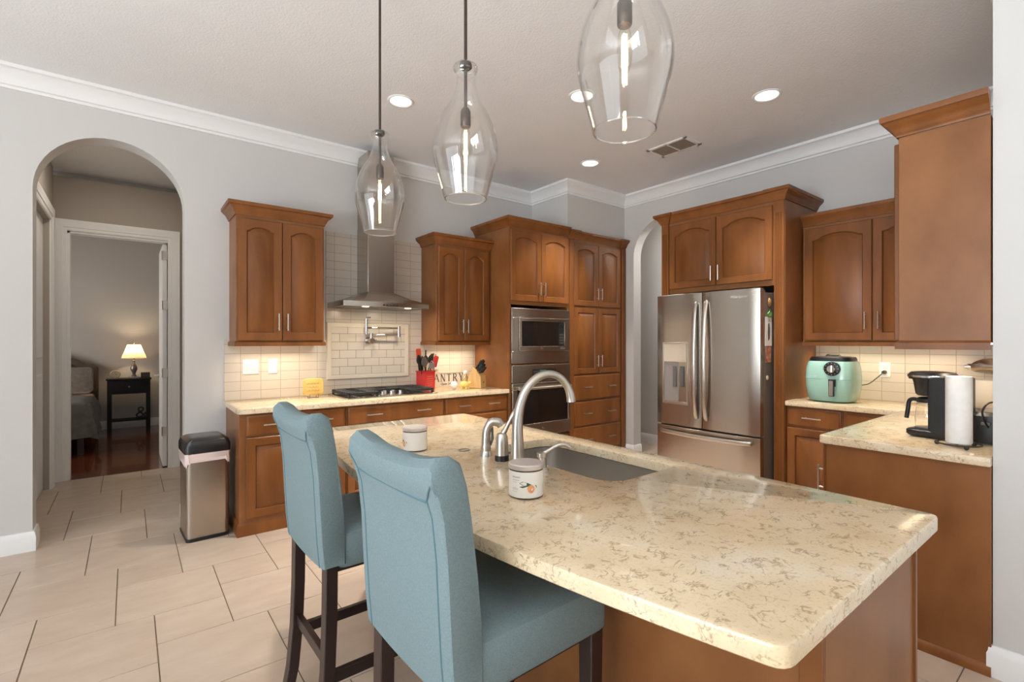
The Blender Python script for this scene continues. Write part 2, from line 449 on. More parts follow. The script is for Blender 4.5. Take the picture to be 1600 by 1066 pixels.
bm = newbm()
for i in range(24): box(bm, -2.6, 2.2, HF + .12 + i * .15 - .12 * (i == 0), HF + .12 + (i + 1) * .15 - .001, -.02, -.0005 if i % 2 else -.001)
WF = noisy(mat('cherry_floor', (.12, .03, .012), .16, coat=.4), (.075, .019, .008), (.16, .045, .018), 4, (.5, 8, 1), rnd=False)
struct('floor_bedroom', bm, WF, smooth=False)
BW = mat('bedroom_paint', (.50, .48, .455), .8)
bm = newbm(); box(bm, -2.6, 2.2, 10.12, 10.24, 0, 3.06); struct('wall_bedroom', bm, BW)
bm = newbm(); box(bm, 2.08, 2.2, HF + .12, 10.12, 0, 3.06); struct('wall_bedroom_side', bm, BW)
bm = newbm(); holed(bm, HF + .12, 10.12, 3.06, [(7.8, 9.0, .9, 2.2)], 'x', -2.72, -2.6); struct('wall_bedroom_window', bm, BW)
bm = newbm(); box(bm, -2.72, 2.2, HF + .12, 10.24, 3.06, 3.14); struct('ceiling_bedroom', bm, WALL)
bm = newbm(); sweep(bm, [(-2.6, 10.12), (2.08, 10.12)], BASE); struct('baseboard_bedroom', bm, TRIM)
bm = newbm(); lathe(bm, [(.065, 0), (.07, -.01), (.06, -.03), (.02, -.038)], 20, (.10, 8.6, 3.06)); o = obj('smoke_detector', bm, WHITEP)
tag(o, 'white round smoke detector on the bedroom ceiling', 'smoke detector')

# backsplash
bm = newbm(); box(bm, .606, 1.41, WY - .012, WY, .915, 1.415); box(bm, 1.41, 2.39, WY - .012, WY, .915, 2.40); box(bm, 2.39, 3.03, WY - .012, WY, .915, 1.40)
bmesh.ops.translate(bm, verts=bm.verts, vec=(-.57, 0, -.915)); o = struct('trim_4', bm, TILE_B, smooth=False); o.location = (.57, 0, .915)
bm = newbm(); box(bm, FX - .012, FX, NY, 1.77, .915, 1.40)
bmesh.ops.translate(bm, verts=bm.verts, vec=(0, -NY, -.915)); o = struct('trim_5', bm, TILE_F, smooth=False); o.location = (0, NY, .915)
bm = newbm(); box(bm, 0, .73, WY - .015, WY - .012, 0, .443); o = struct('trim_6', bm, TILE_I, smooth=False); o.location = (1.455, 0, 1.088)
bm = newbm(); sweep(bm, [(1.455, 1.088), (1.455, 1.531), (2.185, 1.531), (2.185, 1.088)], [(0, 0), (0, .009), (-.012, .014), (-.036, .012), (-.042, .004), (-.042, 0)], True)
for v in bm.verts: v.co = (v.co.x, WY - .012 - v.co.z, v.co.y)
struct('trim_7', bm, TILE_P)


# ------------------------------------------------------------------ cabinets
def panel_loops(x0, x1, z0, z1, rise):
    """bottom-left, bottom-right, then the (arched) top from right to left"""
    n = 12; pts = [(x0, z0), (x1, z0)]
    for i in range(n + 1):
        s = 1 - 2 * i / n; q = abs(s) / .88
        dz = 0 if q >= 1 else rise * (math.sqrt(max(0, 1.25 - q * q)) - .5) / (math.sqrt(1.25) - .5)
        pts.append(((x0 + x1) / 2 + s * (x1 - x0) / 2, z1 - rise + dz))
    return pts


def door_bm(w, h, rise=.035, stile=.058, th=.02):
    bm = newbm(); L = []
    def add(ins, y, r): L.append([(x, y, z) for x, z in panel_loops(ins, w - ins, ins, h - ins, r)])
    def flat(ins, y):
        n = 12; pts = [(ins, ins), (w - ins, ins)] + [(w - ins - (w - 2 * ins) * i / n, h - ins) for i in range(n + 1)]
        L.append([(x, y, z) for x, z in pts])
    flat(0, 0); flat(0, -th + .004); flat(.004, -th)
    add(stile, -th, rise); add(stile + .004, -th + .010, rise); add(stile + .008, -th + .013, rise)
    bv = min(.036, (w - 2 * stile) * .22)
    add(stile + bv, -th + .002, rise); add(stile + bv + .003, -th + .0005, rise)
    V = loft(bm, L); ring = {v for l in V[4:6] for v in l}
    for f in bm.faces:
        if all(v in ring for v in f.verts): f.material_index = 1
    return bm


def slab_bm(w, h, th=.02):
    bm = newbm(); L = []
    for ins, y in ((0, 0), (0, -th + .009), (.006, -th + .006), (.013, -th)):
        L.append([(ins, y, ins), (w - ins, y, ins), (w - ins, y, h - ins), (ins, y, h - ins)])
    loft(bm, L); return bm


def pull(parent, x, z, vert=True, L=.135, y=-.02):
    bm = newbm(); d = (0, 0, 1) if vert else (1, 0, 0); h = L / 2
    tube(bm, [(x - d[0] * h, y - .03, z - d[2] * h), (x + d[0] * h, y - .03, z + d[2] * h)], .0055, 8)
    for s in (-.7, .7): tube(bm, [(x + d[0] * h * s, y + .001, z + d[2] * h * s), (x + d[0] * h * s, y - .03, z + d[2] * h * s)], .0045, 8)
    return obj('handle', bm, NICKEL, parent)


def shift(bm, x=0, y=0, z=0):
    bmesh.ops.translate(bm, verts=bm.verts, vec=(x, y, z)); return bm


def fronts(root, items):
    for it in items:
        k, x0, x1, z0, z1 = it[:5]; w, h = x1 - x0, z1 - z0
        if k == 'door': o = obj('door', shift(door_bm(w, h, it[6] if len(it) > 6 else .035), x0, 0, z0), [WOOD, GROOVE], root)
        else: o = obj('drawer', shift(slab_bm(w, h), x0, 0, z0), WOOD, root)
        for hx, hz in it[5]: pull(o, hx, hz, k == 'door')


CABCROWN = [(0, 0), (.008, 0), (.010, .012), (.016, .018), (.020, .030), (.032, .048), (.046, .058), (.050, .066), (.058, .070), (.060, .084), (.060, .095), (0, .095)]
RAIL = [(0, 0), (.012, 0), (.012, .03), (.004, .036), (0, .04)]
SHOE = [(0, 0), (.014, 0), (.014, .022), (.010, .034), (.004, .042), (0, .045)]
FOOT = [(0, 0), (.014, 0), (.014, .075), (.010, .085), (.004, .092), (0, .1)]


def base_cabinet(label, loc, rz, w, items, foot, d=.59, prof=None):
    r = thing('base_cabinet', label, 'cabinet', loc, rz, 'kitchen base cabinets')
    bm = newbm(); box(bm, 0, w, 0, d, .0, .875); obj('body', bm, WOODP, r, .002)
    fronts(r, items)
    if foot:
        bm = newbm(); sweep(bm, foot, prof or FOOT); obj('base_moulding', bm, WOOD, r)
    return r


def upper_cabinet(label, loc, rz, w, h, d, items, crown, rail, group='wall cabinets', crz=None):
    r = thing('upper_cabinet', label, 'cabinet', loc, rz, group)
    bm = newbm(); box(bm, 0, w, 0, d, .03, h); obj('body', bm, WOODP, r, .002)
    fronts(r, items)
    bm = newbm(); sweep(bm, [(*p, h if crz is None else crz) for p in crown], CABCROWN); obj('crown_moulding', bm, WOOD, r)
    bm = newbm(); sweep(bm, rail, RAIL); obj('light_rail', bm, WOOD, r)
    return r


def strip_light(root, x0, x1, y, z, power):
    bm = newbm(); box(bm, x0, x1, y - .02, y + .02, z, z + .012)
    obj('light_strip', bm, mat('warm_strip', (.9, .8, .6), .5, emit=(1, .8, .52), es=3), root)
    area('under_cabinet_light', ((x0 + x1) / 2, y, z - .003), (0, 0, 0), x1 - x0, .03, power, (1, .84, .62), root, spread=math.radians(125))


FY = 3.945
h1 = .655
u1 = upper_cabinet('arched two-door wall cabinet between the hall arch and the hood', (.643, 4.235, 1.36), 0, .655, 1.01, .315,
    [('door', .012, .325, .045, .985, [(.295, .19)]), ('door', .331, .643, .045, .985, [(.361, .19)])],
    [(0, .315), (0, 0), (h1, 0), (h1, .315)], [(0, .315), (0, 0), (h1, 0), (h1, .315)])
strip_light(u1, .06, .6, .17, .018, 2.0)
w2 = .645
u2 = upper_cabinet('arched two-door wall cabinet between the hood and the oven tower', (2.37, 4.235, 1.36), 0, w2, 1.0, .315,
    [('door', .02, .315, .045, .975, [(.288, .19)]), ('door', .321, .615, .045, .975, [(.348, .19)])],
    [(0, .315), (0, 0), (w2 - .002, 0), (w2 - .002, .02)], [(0, .315), (0, 0), (w2, 0)])
strip_light(u2, .06, .6, .17, .018, 2.4)

base_cabinet('base cabinet beside the trash can, its drawer above two doors', (.618, FY, 0), 0, .764,
    [('drawer', .045, .755, .715, .86, [(.22, .79), (.58, .79)]), ('door', .045, .396, .12, .70, [(.36, .60)], 0), ('door', .404, .755, .12, .70, [(.44, .60)], 0)],
    [(0, .59), (0, 0), (.764, 0)])
base_cabinet('base cabinet under the gas cooktop with a wide drawer front', (1.384, FY, 0), 0, .905,
    [('drawer', .01, .895, .715, .86, [(.225, .79), (.68, .79)]), ('door', .01, .449, .12, .70, [(.41, .60)], 0), ('door', .456, .895, .12, .70, [(.495, .60)], 0)], [(0, 0), (.905, 0)])
base_cabinet('three-drawer base cabinet beside the oven tower', (2.291, FY, 0), 0, .737,
    [('drawer', .01, .727, .715, .86, [(.2, .79), (.54, .79)]), ('drawer', .01, .727, .42, .70, [(.2, .56), (.54, .56)]), ('drawer', .01, .727, .12, .405, [(.2, .26), (.54, .26)])], [(0, 0), (.737, 0)])

# oven tower and pantry
TF = 3.915
tw = thing('oven_tower_cabinet', 'tall cabinet holding the microwave and wall oven', 'cabinet', (3.03, TF, 0), 0, 'tall cabinets')
bm = newbm(); D = .62
for q in ((0, .02, 0, D, 0, 2.565), (.818, .838, 0, D, 0, 2.565), (.02, .818, D - .02, D, 0, 2.565), (.02, .818, 0, D - .02, 1.775, 2.565), (.02, .818, 0, D - .02, 1.140, 1.165), (.02, .818, 0, D - .02, 0, .385)): box(bm, *q)
obj('body', bm, WOODP, tw)
fronts(tw, [('door', .012, .418, 1.815, 2.535, [(.388, 1.95)]), ('door', .424, .829, 1.815, 2.535, [(.454, 1.95)]), ('drawer', .012, .829, .12, .375, [(.25, .25), (.58, .25)])])
bm = newbm(); sweep(bm, [(0, D, 2.565), (0, 0, 2.565), (.829, 0, 2.565)], CABCROWN); obj('crown_moulding', bm, WOOD, tw)
bm = newbm(); sweep(bm, [(0, 0), (.838, 0)], FOOT); obj('base_moulding', bm, WOOD, tw)

pn = thing('pantry_cabinet', 'tall pantry cabinet with four doors above three drawers', 'cabinet', (3.87, TF + .012, 0), 0, 'tall cabinets')
bm = newbm(); box(bm, .0, .98, 0, .62, 0, 2.55); obj('body', bm, WOODP, pn)
fronts(pn, [('door', .085, .485, 1.805, 2.52, [(.455, 1.95)]), ('door', .491, .885, 1.805, 2.52, [(.521, 1.95)]),
            ('door', .085, .485, 1.025, 1.785, [(.455, 1.17)], 0), ('door', .491, .885, 1.025, 1.785, [(.521, 1.17)], 0),
            ('drawer', .085, .885, .725, 1.01, [(.285, .87), (.70, .87)]), ('drawer', .085, .885, .43, .71, [(.285, .57), (.70, .57)]), ('drawer', .085, .885, .13, .415, [(.285, .27), (.70, .27)])])
for x in (0, .905):
    bm = newbm(); box(bm, x + .002, x + .072, -.026, 0, .1, 2.55); obj('pilaster', bm, WOOD, pn, .003)
bm = newbm()
sweep(bm, [(.001, -.026, 2.55), (.076, -.026, 2.55), (.076, 0, 2.55), (.902, 0, 2.55), (.902, -.026, 2.55), (.980, -.026, 2.55)], [(o_, z_ * .95) for o_, z_ in CABCROWN])
obj('crown_moulding', bm, WOOD, pn)
bm = newbm(); sweep(bm, [(.001, -.026), (.978, -.026)], FOOT); obj('base_moulding', bm, WOOD, pn)

# microwave and oven
mw = thing('built_in_microwave', 'stainless built-in microwave above the wall oven', 'microwave', (3.045, TF, 1.172), 0)
bm = newbm(); box(bm, .03, .765, 0, .42, .0, .54); obj('body', bm, GREY, mw)
bm = newbm(); W_, H_ = .818, .567
for q in ((0, W_, 0, .125), (0, W_, H_ - .095, H_), (0, .09, .125, H_ - .095), (W_ - .06, W_, .125, H_ - .095)): box(bm, q[0], q[1], -.024, 0, q[2], q[3])
obj('trim_frame', bm, STEEL, mw, .003)
bm = newbm()
for q in ((.092, .755, .127, .175), (.092, .755, .435, .47), (.092, .125, .175, .435), (.73, .755, .175, .435)): box(bm, q[0], q[1], -.034, -.002, q[2], q[3])
dr = obj('door', bm, STEEL, mw, .003)
bm = newbm(); box(bm, .125, .64, -.030, -.004, .175, .435); obj('door_window', bm, BGLASS, mw)
bm = newbm(); box(bm, .642, .73, -.030, -.004, .175, .435); cp = obj('control_panel', bm, BLACKP, mw)
bm = newbm()
for i in range(4):
    for j in range(3): box(bm, .655 + j * .022, .671 + j * .022, -.0315, -.030, .20 + i * .03, .216 + i * .03)
obj('button', bm, GREY, cp)
bm = newbm(); box(bm, .652, .72, -.0315, -.030, .375, .405); obj('display', bm, mat('dim_display', (.01, .02, .015), .2), cp)
bm = newbm(); box(bm, .66, .735, -.036, -.034, .142, .162); obj('open_button', bm, GREY, mw)


def badge(root, x, y, z):
    bm = newbm(); cyl(bm, (x, y, z), .019, -.003, 24, 'y'); b = obj('badge', bm, CHROME, root)
    bm = text_bm('GE', .02, .0006, rot=UPRIGHT, loc=(x, y - .0035, z - .0065), shear=.2); obj('lettering', bm, GREY, b)


badge(mw, .40, -.034, .151)
ov = thing('built_in_oven', 'stainless wall oven with dark glass door under the microwave', 'oven', (3.045, TF, .402), 0)
bm = newbm(); box(bm, .03, .765, 0, .5, .0, .735); obj('body', bm, GREY, ov)
bm = newbm(); box(bm, 0, .82, -.03, 0, .575, .75); cpn = obj('control_panel', bm, STEEL, ov, .003)
bm = newbm(); box(bm, .27, .60, -.032, -.030, .615, .705); sc_ = obj('touch_pad', bm, BLACKP, cpn)
bm = newbm(); box(bm, .37, .46, -.033, -.032, .665, .695); obj('display', bm, mat('oven_display', (.01, .02, .015), .2, emit=(.2, .55, .4), es=.25), cpn)
for x0_, n_ in ((.475, 4), (.285, 3)):
    bm = newbm()
    for i in range(3):
        for j in range(n_): box(bm, x0_ + j * .026, x0_ + .017 + j * .026, -.0328, -.032, .627 + i * .022, .64 + i * .022)
    obj('keypad', bm, GREY, cpn)
bm = newbm()
for q in ((0, .82, 0, .14), (0, .82, .50, .565), (0, .06, .14, .50), (.78, .82, .14, .50)): box(bm, q[0], q[1], -.04, 0, q[2], q[3])
od = obj('door', bm, STEEL, ov, .004)
bm = newbm(); box(bm, .06, .78, -.036, -.002, .14, .50); obj('door_window', bm, BGLASS, od)
bm = newbm(); tube(bm, [(.045, -.088, .512), (.775, -.088, .512)], .014, 12)
for x in (.08, .74): tube(bm, [(x, -.03, .525), (x, -.085, .513)], .011, 8)
obj('handle', bm, NICKEL, od)
badge(ov, .415, -.04, .075)

# fridge surround
RZ = -PI / 2
fs = thing('fridge_surround_cabinet', 'tall fluted cabinet surround with two arched doors over the refrigerator', 'cabinet', (4.22, 2.94, 0), RZ, 'tall cabinets')
SW = 1.17; SD = .632
bm = newbm(); box(bm, 0, .085, 0, SD, 0, 2.56); box(bm, SW - .085, SW, 0, SD, 0, 2.56); box(bm, .085, SW - .085, 0, SD, 1.865, 2.56); obj('body', bm, WOODP, fs)
fronts(fs, [('door', .095, .577, 1.91, 2.53, [(.545, 2.02)], .05), ('door', .583, SW - .095, 1.91, 2.53, [(.615, 2.02)], .05)])
for x in (.0, SW - .085):
    L = [(x + .003, 0), (x + .003, -.014)]
    for k in range(4):
        c = x + .0225 + k * .0135; L += [(c - .005, -.014), (c - .003, -.009), (c + .003, -.009), (c + .005, -.014)]
    L += [(x + .082, -.014), (x + .082, 0)]
    bm = newbm(); prism(bm, L, 'z', .1, 2.46)
    box(bm, x + .003, x + .082, -.0142, 0, 2.46, 2.56); box(bm, x, x + .085, -.018, 0, 0, .1)
    obj('pilaster', bm, WOOD, fs)
bm = newbm()
sweep(bm, [(0, SD, 2.56), (0, -.014, 2.56), (.085, -.014, 2.56), (.085, 0, 2.56), (SW - .085, 0, 2.56), (SW - .085, -.014, 2.56), (SW, -.014, 2.56), (SW, SD, 2.56)], CABCROWN)
obj('crown_moulding', bm, WOOD, fs)

# fridge
fr = thing('refrigerator', 'stainless french door refrigerator with ice and water dispenser', 'refrigerator', (3.985, 2.835, 0), RZ)
FW = .97
bm = newbm(); box(bm, .004, FW - .004, .075, .80, .03, 1.80); box(bm, .02, FW - .02, .09, .7, .0, .03); obj('body', bm, mat('fridge_grey', (.22, .20, .19), .4, .6), fr, .004)


def curved_front(x0, x1, z0, z1, bulge, th=.068):
    bm = newbm(); n = 10; loops = []
    for z, ins in ((z0, .004), (z0 + .004, 0), (z1 - .004, 0), (z1, .004)):
        l = [(x1 - ins, th, z), (x0 + ins, th, z)]
        for i in range(n + 1):
            s = i / n; x = x0 + ins + (x1 - x0 - 2 * ins) * s; q = (x - FW / 2) / (FW / 2)
            e = .010 if i in (0, n) else 0
            l.append((x, -bulge * (1 - q * q) + ins + e, z))
        loops.append(l)
    loft(bm, loops); return bm


dl = obj('door', curved_front(0, .470, .625, 1.83, .016), STEELV, fr)
d_r = obj('door', curved_front(.476, FW, .625, 1.83, .016), STEELV, fr)
fz = obj('freezer_drawer', curved_front(0, FW, .045, .612, .016), STEELV, fr)


def bow(pts, r, parent):
    bm = newbm(); P = spline(pts, 6); loops = []
    for i, q in enumerate(P):
        d = (P[min(i + 1, len(P) - 1)] - P[max(i - 1, 0)]).normalized(); o_ = Vector((0, -1, 0)) if abs(d.y) < .9 else Vector((1, 0, 0))
        s = d.cross(o_).normalized(); o_ = s.cross(d).normalized()
        loops.append([q + s * a * .017 + o_ * b * .010 for a, b in ((-1, -1), (1, -1), (1, .6), (.6, 1), (-.6, 1), (-1, .6))])
    loft(bm, loops); return obj('handle', bm, NICKEL, parent)


def vbow(x, par):
    return bow([(x, -.012, .715), (x, -.034, .74), (x, -.060, .9), (x, -.074, 1.23), (x, -.060, 1.56), (x, -.034, 1.72), (x, -.012, 1.745)], .012, par)


vbow(.425, dl); vbow(.518, d_r)
bow([(.06, -.010, .565), (.075, -.03, .565), (.2, -.055, .562), (.485, -.070, .560), (.77, -.055, .562), (.895, -.03, .565), (.91, -.010, .565)], .012, fz)
bm = newbm()
for q in ((.075, .34, -.020, -.006, .82, .845), (.075, .09, -.020, -.006, .845, 1.39), (.325, .34, -.020, -.006, .845, 1.39), (.09, .325, -.020, -.006, 1.375, 1.39)): box(bm, *q)
dp = obj('dispenser', bm, NICKEL, dl, .002)
bm = newbm(); box(bm, .09, .325, -.019, -.006, 1.21, 1.375); obj('dispenser_panel', bm, mat('silver_panel', (.72, .68, .60), .18, .9), dl)
bm = newbm(); box(bm, .09, .325, -.012, -.006, .845, 1.21); obj('dispenser_recess', bm, mat('recess_grey', (.30, .28, .27), .35, .4), dl)
bm = newbm(); box(bm, .19, .225, -.026, -.012, .98, 1.17); box(bm, .265, .30, -.026, -.012, .98, 1.17); obj('paddle', bm, GREY, dl, .003)
obj('lettering', text_bm('Whirlpool', .033, .0012, rot=UPRIGHT, loc=(.80, -.0125, 1.757), shear=.15), mat('badge_silver', (.85, .83, .8), .2, 1), d_r)
bm = newbm(); box(bm, .06, .2, .06, .16, 1.80, 1.822); box(bm, FW - .2, FW - .03, .06, .16, 1.80, 1.822); obj('hinge_cover', bm, GREY, fr)
# paper and magnets on the fridge's side (the -Y face)
SY = 2.835 - FW + .004
bm = newbm(); lathe(bm, [(.026, 0), (.03, -.004), (.02, -.012)], 14, (4.155, SY, 1.72), 'y', sy=1.25); tag(obj('fridge_magnet', bm, noisy(mat('amber_magnet', (.4, .2, .05), .4), (.25, .1, .03), (.6, .38, .15), 40)), 'amber oval magnet near the top of the refrigerator side', 'magnet', 'magnets on the refrigerator side')
bm = newbm(); prism(bm, [(4.118, 1.625), (4.150, 1.640), (4.165, 1.665), (4.175, 1.64), (4.20, 1.63), (4.19, 1.60), (4.13, 1.60)], 'y', SY, SY - .008); tag(obj('fridge_magnet', bm, mat('leaf_green', (.12, .3, .08), .5)), 'green leaf-shaped magnet above the white photo card', 'magnet', 'magnets on the refrigerator side')
pc = newbm(); box(pc, 4.085, 4.20, SY - .002, SY, 1.36, 1.598); pc = obj('photo_card', pc, WHITE); tag(pc, 'white photo card with a dark figure on the refrigerator side', 'photo')
bm = newbm(); prism(bm, [(4.135, 1.40), (4.165, 1.42), (4.17, 1.50), (4.155, 1.55), (4.135, 1.54), (4.128, 1.47)], 'y', SY - .0025, SY - .002); obj('dark_figure', bm, GREY, pc)
pc = newbm(); box(pc, 4.10, 4.19, SY - .002, SY, 1.225, 1.355); tag(obj('photo_card', pc, noisy(mat('red_photo', (.4, .1, .05), .5), (.30, .06, .03), (.6, .32, .22), 30)), 'reddish photo card below the white one on the refrigerator', 'photo')
bm = newbm(); cyl(bm, (4.12, SY, 1.10), .018, -.006, 16, 'y'); tag(obj('fridge_magnet', bm, mat('cream_magnet', (.7, .55, .42), .4)), 'small cream round magnet low on the refrigerator side', 'magnet', 'magnets on the refrigerator side')

# cabinets right of the fridge
u3 = upper_cabinet('two-door wall cabinet above the mint air fryer', (4.54, 1.758, 1.36), RZ, 1.07, 1.01, .312,
    [('door', .02, .495, .045, .985, [(.455, .20)], .045), ('door', .501, 1.05, .045, .985, [(.541, .20)], .045)],
    [(0, 0), (1.07, 0)], [(0, 0), (1.07, 0)])
strip_light(u3, .06, 1.0, .17, .018, 2.6)
u4 = upper_cabinet('tall wall cabinet beside the near wall, plain side panel in view', (FX - .005, .685, 1.36), PI, 2.022, .985, .31,
    [('door', .34, .88, .045, .96, [(.84, .2)], .045), ('door', .886, 1.44, .045, .96, [(.93, .2)], .045), ('door', 1.446, 2.012, .045, .96, [(1.486, .2)], .045)],
    [(.34, 0), (2.022, 0), (2.022, .31)], [(.34, 0), (2.022, 0), (2.022, .31)])
strip_light(u4, .35, 1.95, .17, .018, 3.6)
base_cabinet('base cabinet below the air fryer with drawer and door', (4.245, 1.768, 0), RZ, .40,
    [('drawer', .01, .392, .715, .86, [(.2, .79)]), ('door', .01, .392, .12, .70, [(.35, .60)], 0)], [(0, 0), (.40, 0)])
base_cabinet('corner base cabinet between the air fryer run and the coffee counter', (4.245, 1.366, 0), RZ, .378,
    [('drawer', .02, .37, .715, .86, [(.19, .79)]), ('door', .02, .37, .12, .70, [(.06, .60)], 0)], [(0, 0), (.378, 0)])
pb = base_cabinet('base cabinet run under the coffee maker, wide plain end panel', (4.24, .985, 0), PI, 1.412,
    [('door', .10, .5, .12, .86, [(.46, .7)], 0), ('door', .506, .95, .12, .86, [(.55, .7)], 0), ('door', .956, 1.402, .12, .86, [(1.375, .68)], 0)],
    [(0, 0), (1.412, 0), (1.412, .612)], d=.612, prof=SHOE)


# ------------------------------------------------------------------ countertops
def counter(bm, outer, holes=(), z0=.875, z1=.915, e=.006):
    """slab with an eased upper edge, and openings"""
    def inset(P, d):
        n = len(P); out = []
        for i in range(n):
            a, b, c = Vector(P[i - 1]), Vector(P[i]), Vector(P[(i + 1) % n])
            d1, d2 = (b - a).normalized(), (c - b).normalized(); n1, n2 = Vector((-d1.y, d1.x)), Vector((-d2.y, d2.x))
            m = (n1 + n2) / max(.3, 1 + n1.dot(n2)); out.append(b + m * d)
        return out
    A = sum(outer[i - 1][0] * outer[i][1] - outer[i][0] * outer[i - 1][1] for i in range(len(outer)))
    if A < 0: outer = outer[::-1]
    top = []; bot = []
    loops = [(outer, 1)] + [(h, -1) for h in holes]
    for P, s in loops:
        A = sum(P[i - 1][0] * P[i][1] - P[i][0] * P[i - 1][1] for i in range(len(P)))
        if A < 0: P = P[::-1]
        rings = []
        for ins, z in ((e, z1), (e * .3, z1 - e * .3), (0, z1 - e), (0, z0 + .003), (.003, z0)):
            rings.append([bm.verts.new((q.x, q.y, z)) for q in inset(P, ins * s)])
        n = len(P)
        for a, b in zip(rings, rings[1:]):
            for i in range(n): bm.faces.new((a[i], a[(i + 1) % n], b[(i + 1) % n], b[i]))
        top.append(rings[0]); bot.append(rings[-1])
    for R_ in (top, bot):
        ed = []
        for r in R_:
            for i in range(len(r)):
                ed.append(bm.edges.get((r[i], r[(i + 1) % len(r)])))
        bmesh.ops.triangle_fill(bm, edges=ed, use_beauty=True, use_dissolve=False)


def rounded(P, r, k=4):
    """round each corner of a polygon; r is one radius or one per corner"""
    out = []; n = len(P)
    for i in range(n):
        a, b, c = Vector(P[i - 1]), Vector(P[i]), Vector(P[(i + 1) % n]); q = r[i] if isinstance(r, (list, tuple)) else r
        if q <= 0: out.append(tuple(b)); continue
        p0, p2 = b + (a - b).normalized() * q, b + (c - b).normalized() * q
        for s in range(k + 1):
            t_ = s / k; out.append(tuple(p0 * (1 - t_) ** 2 + b * 2 * t_ * (1 - t_) + p2 * t_ * t_))
    return out


bm = newbm(); counter(bm, rounded([(.606, 4.535), (.606, 3.91), (3.028, 3.91), (3.028, 4.535)], [0, .05, 0, 0]))
tag(obj('countertop', bm, QUARTZ), 'cream quartz countertop under the hood with gas cooktop', 'countertop', 'quartz countertops')
bm = newbm(); counter(bm, rounded([(4.84, 1.768), (4.215, 1.768), (4.215, 1.013), (2.795, 1.013), (2.795, .372), (4.84, .372)], [0, 0, .01, .03, 0, 0]))
tag(obj('countertop', bm, QUARTZ), 'L-shaped cream quartz countertop holding air fryer and coffee maker', 'countertop', 'quartz countertops')

# island
isl = [(1.77, .336), (1.77, 2.78)]
for i in range(25):
    y = 2.78 - (2.78 - .336) * i / 24; isl.append((.655 + .165 * ((y - 1.5) / 1.2) ** 2, y))
SX0, SX1, SY0, SY1 = 1.285, 1.662, 1.095, 1.815
hole = []
for p in rounded([(SX0, SY0), (SX1, SY0), (SX1, SY1), (SX0 + .0, SY1)], [.10, .05, .10, .10], 6): hole.append(p)
rr = [.028, .04] + [.04] + [0] * 23 + [.028]
bm = newbm(); counter(bm, rounded(isl, rr), [hole])
tag(obj('island_countertop', bm, QUARTZ), 'large cream quartz island top with a bowed seating edge and sink cutout', 'countertop', 'quartz countertops')
ib = thing('island_cabinet', 'wood island cabinet below the bowed quartz top', 'kitchen island', (1.10, .385, 0), 0)
IW, IL = .632, 2.345
bm = newbm()
for q in ((0, .02, 0, IL, 0, .874), (IW - .02, IW, 0, IL, 0, .874), (.02, IW - .02, 0, .02, 0, .874), (.02, IW - .02, IL - .02, IL, 0, .874), (.02, IW - .02, .02, IL - .02, 0, .1)): box(bm, *q)
obj('body', bm, WOODP, ib)
bm = newbm()
bm.free()
for y, w_ in ((0, .045), (IL / 2 - .02, .04), (IL - .045, .045)):
    bm = newbm(); box(bm, -.012, 0, y, y + w_, .045, .874); obj('stile', bm, WOOD, ib, .002)
bm = newbm(); box(bm, IW - .008, IW + .008, -.006, 0, .045, .874); obj('corner_strip', bm, WOOD, ib)
bm = newbm(); sweep(bm, [(IW, 0), (0, 0), (0, IL), (IW, IL)][::-1], SHOE); obj('base_moulding', bm, WOOD, ib)
for k in range(4):
    y0 = .02 + k * .577
    o = obj('door', shift(door_bm(.565, .74, 0), 0, 0, .12), [WOOD, GROOVE], ib); o.location = (IW, y0, 0); o.rotation_euler = (0, 0, PI / 2)
    pull(o, .06 if k % 2 else .5, .75)

# sink
sk = thing('undermount_sink', 'single bowl stainless sink set under the island top', 'sink', (0, 0, .875), 0)
bm = newbm(); L = []
def ring(ins, z): return [(x, y, z) for x, y in rounded([(SX0 - .004 + ins, SY0 - .004 + ins), (SX1 + .004 - ins, SY0 - .004 + ins), (SX1 + .004 - ins, SY1 + .004 - ins), (SX0 - .004 + ins, SY1 + .004 - ins)], [.10, .05, .10, .10], 6)]
loft(bm, [ring(-.02, -.002), ring(0, -.002), ring(.004, -.16), ring(.012, -.185), ring(.035, -.2), ring(.15, -.204)], False, True)
obj('bowl', bm, SINKM, sk)
bm = newbm(); lathe(bm, [(.045, 0), (.045, .004), (.035, .004), (.03, -.001)], 20, (1.47, 1.455, -.2035)); obj('drain', bm, CHROME, sk)

# faucet set
fa = thing('faucet', 'brushed nickel gooseneck faucet beside the island sink', 'faucet', (1.20, 1.497, .915), 0)
bm = newbm(); lathe(bm, [(.033, 0), (.033, .006), (.030, .012)], 24); obj('base', bm, NICKEL, fa)
dx, dy = .945, -.327; pts = []; rs = []
for s, z, r in ((0, .01, .028), (0, .08, .0245), (0, .16, .021), (.012, .235, .0185), (.04, .297, .0168), (.085, .338, .0158), (.135, .350, .0152), (.182, .335, .015), (.215, .298, .0155), (.229, .262, .0178), (.232, .235, .019)): pts.append((dx * s, dy * s, z)); rs.append(r)
P = spline(pts, 4); R2 = []
for i in range(len(rs) - 1): R2 += [rs[i] + (rs[i + 1] - rs[i]) * k / 4 for k in range(4)]
bm = newbm(); tube(bm, P, R2 + [rs[-1]], 16); obj('spout', bm, NICKEL, fa)
hd = thing('lever_valve', 'nickel lever valve with a dark base ring beside the spout', 'valve', (1.188, 1.583, .915), 0)
bm = newbm(); lathe(bm, [(.029, 0), (.029, .02), (.027, .022)], 24); obj('base_ring', bm, BLACKP, hd)
bm = newbm(); lathe(bm, [(.027, .0225), (.0255, .07), (.024, .095), (.018, .108), (.006, .113)], 24); obj('valve_body', bm, NICKEL, hd)
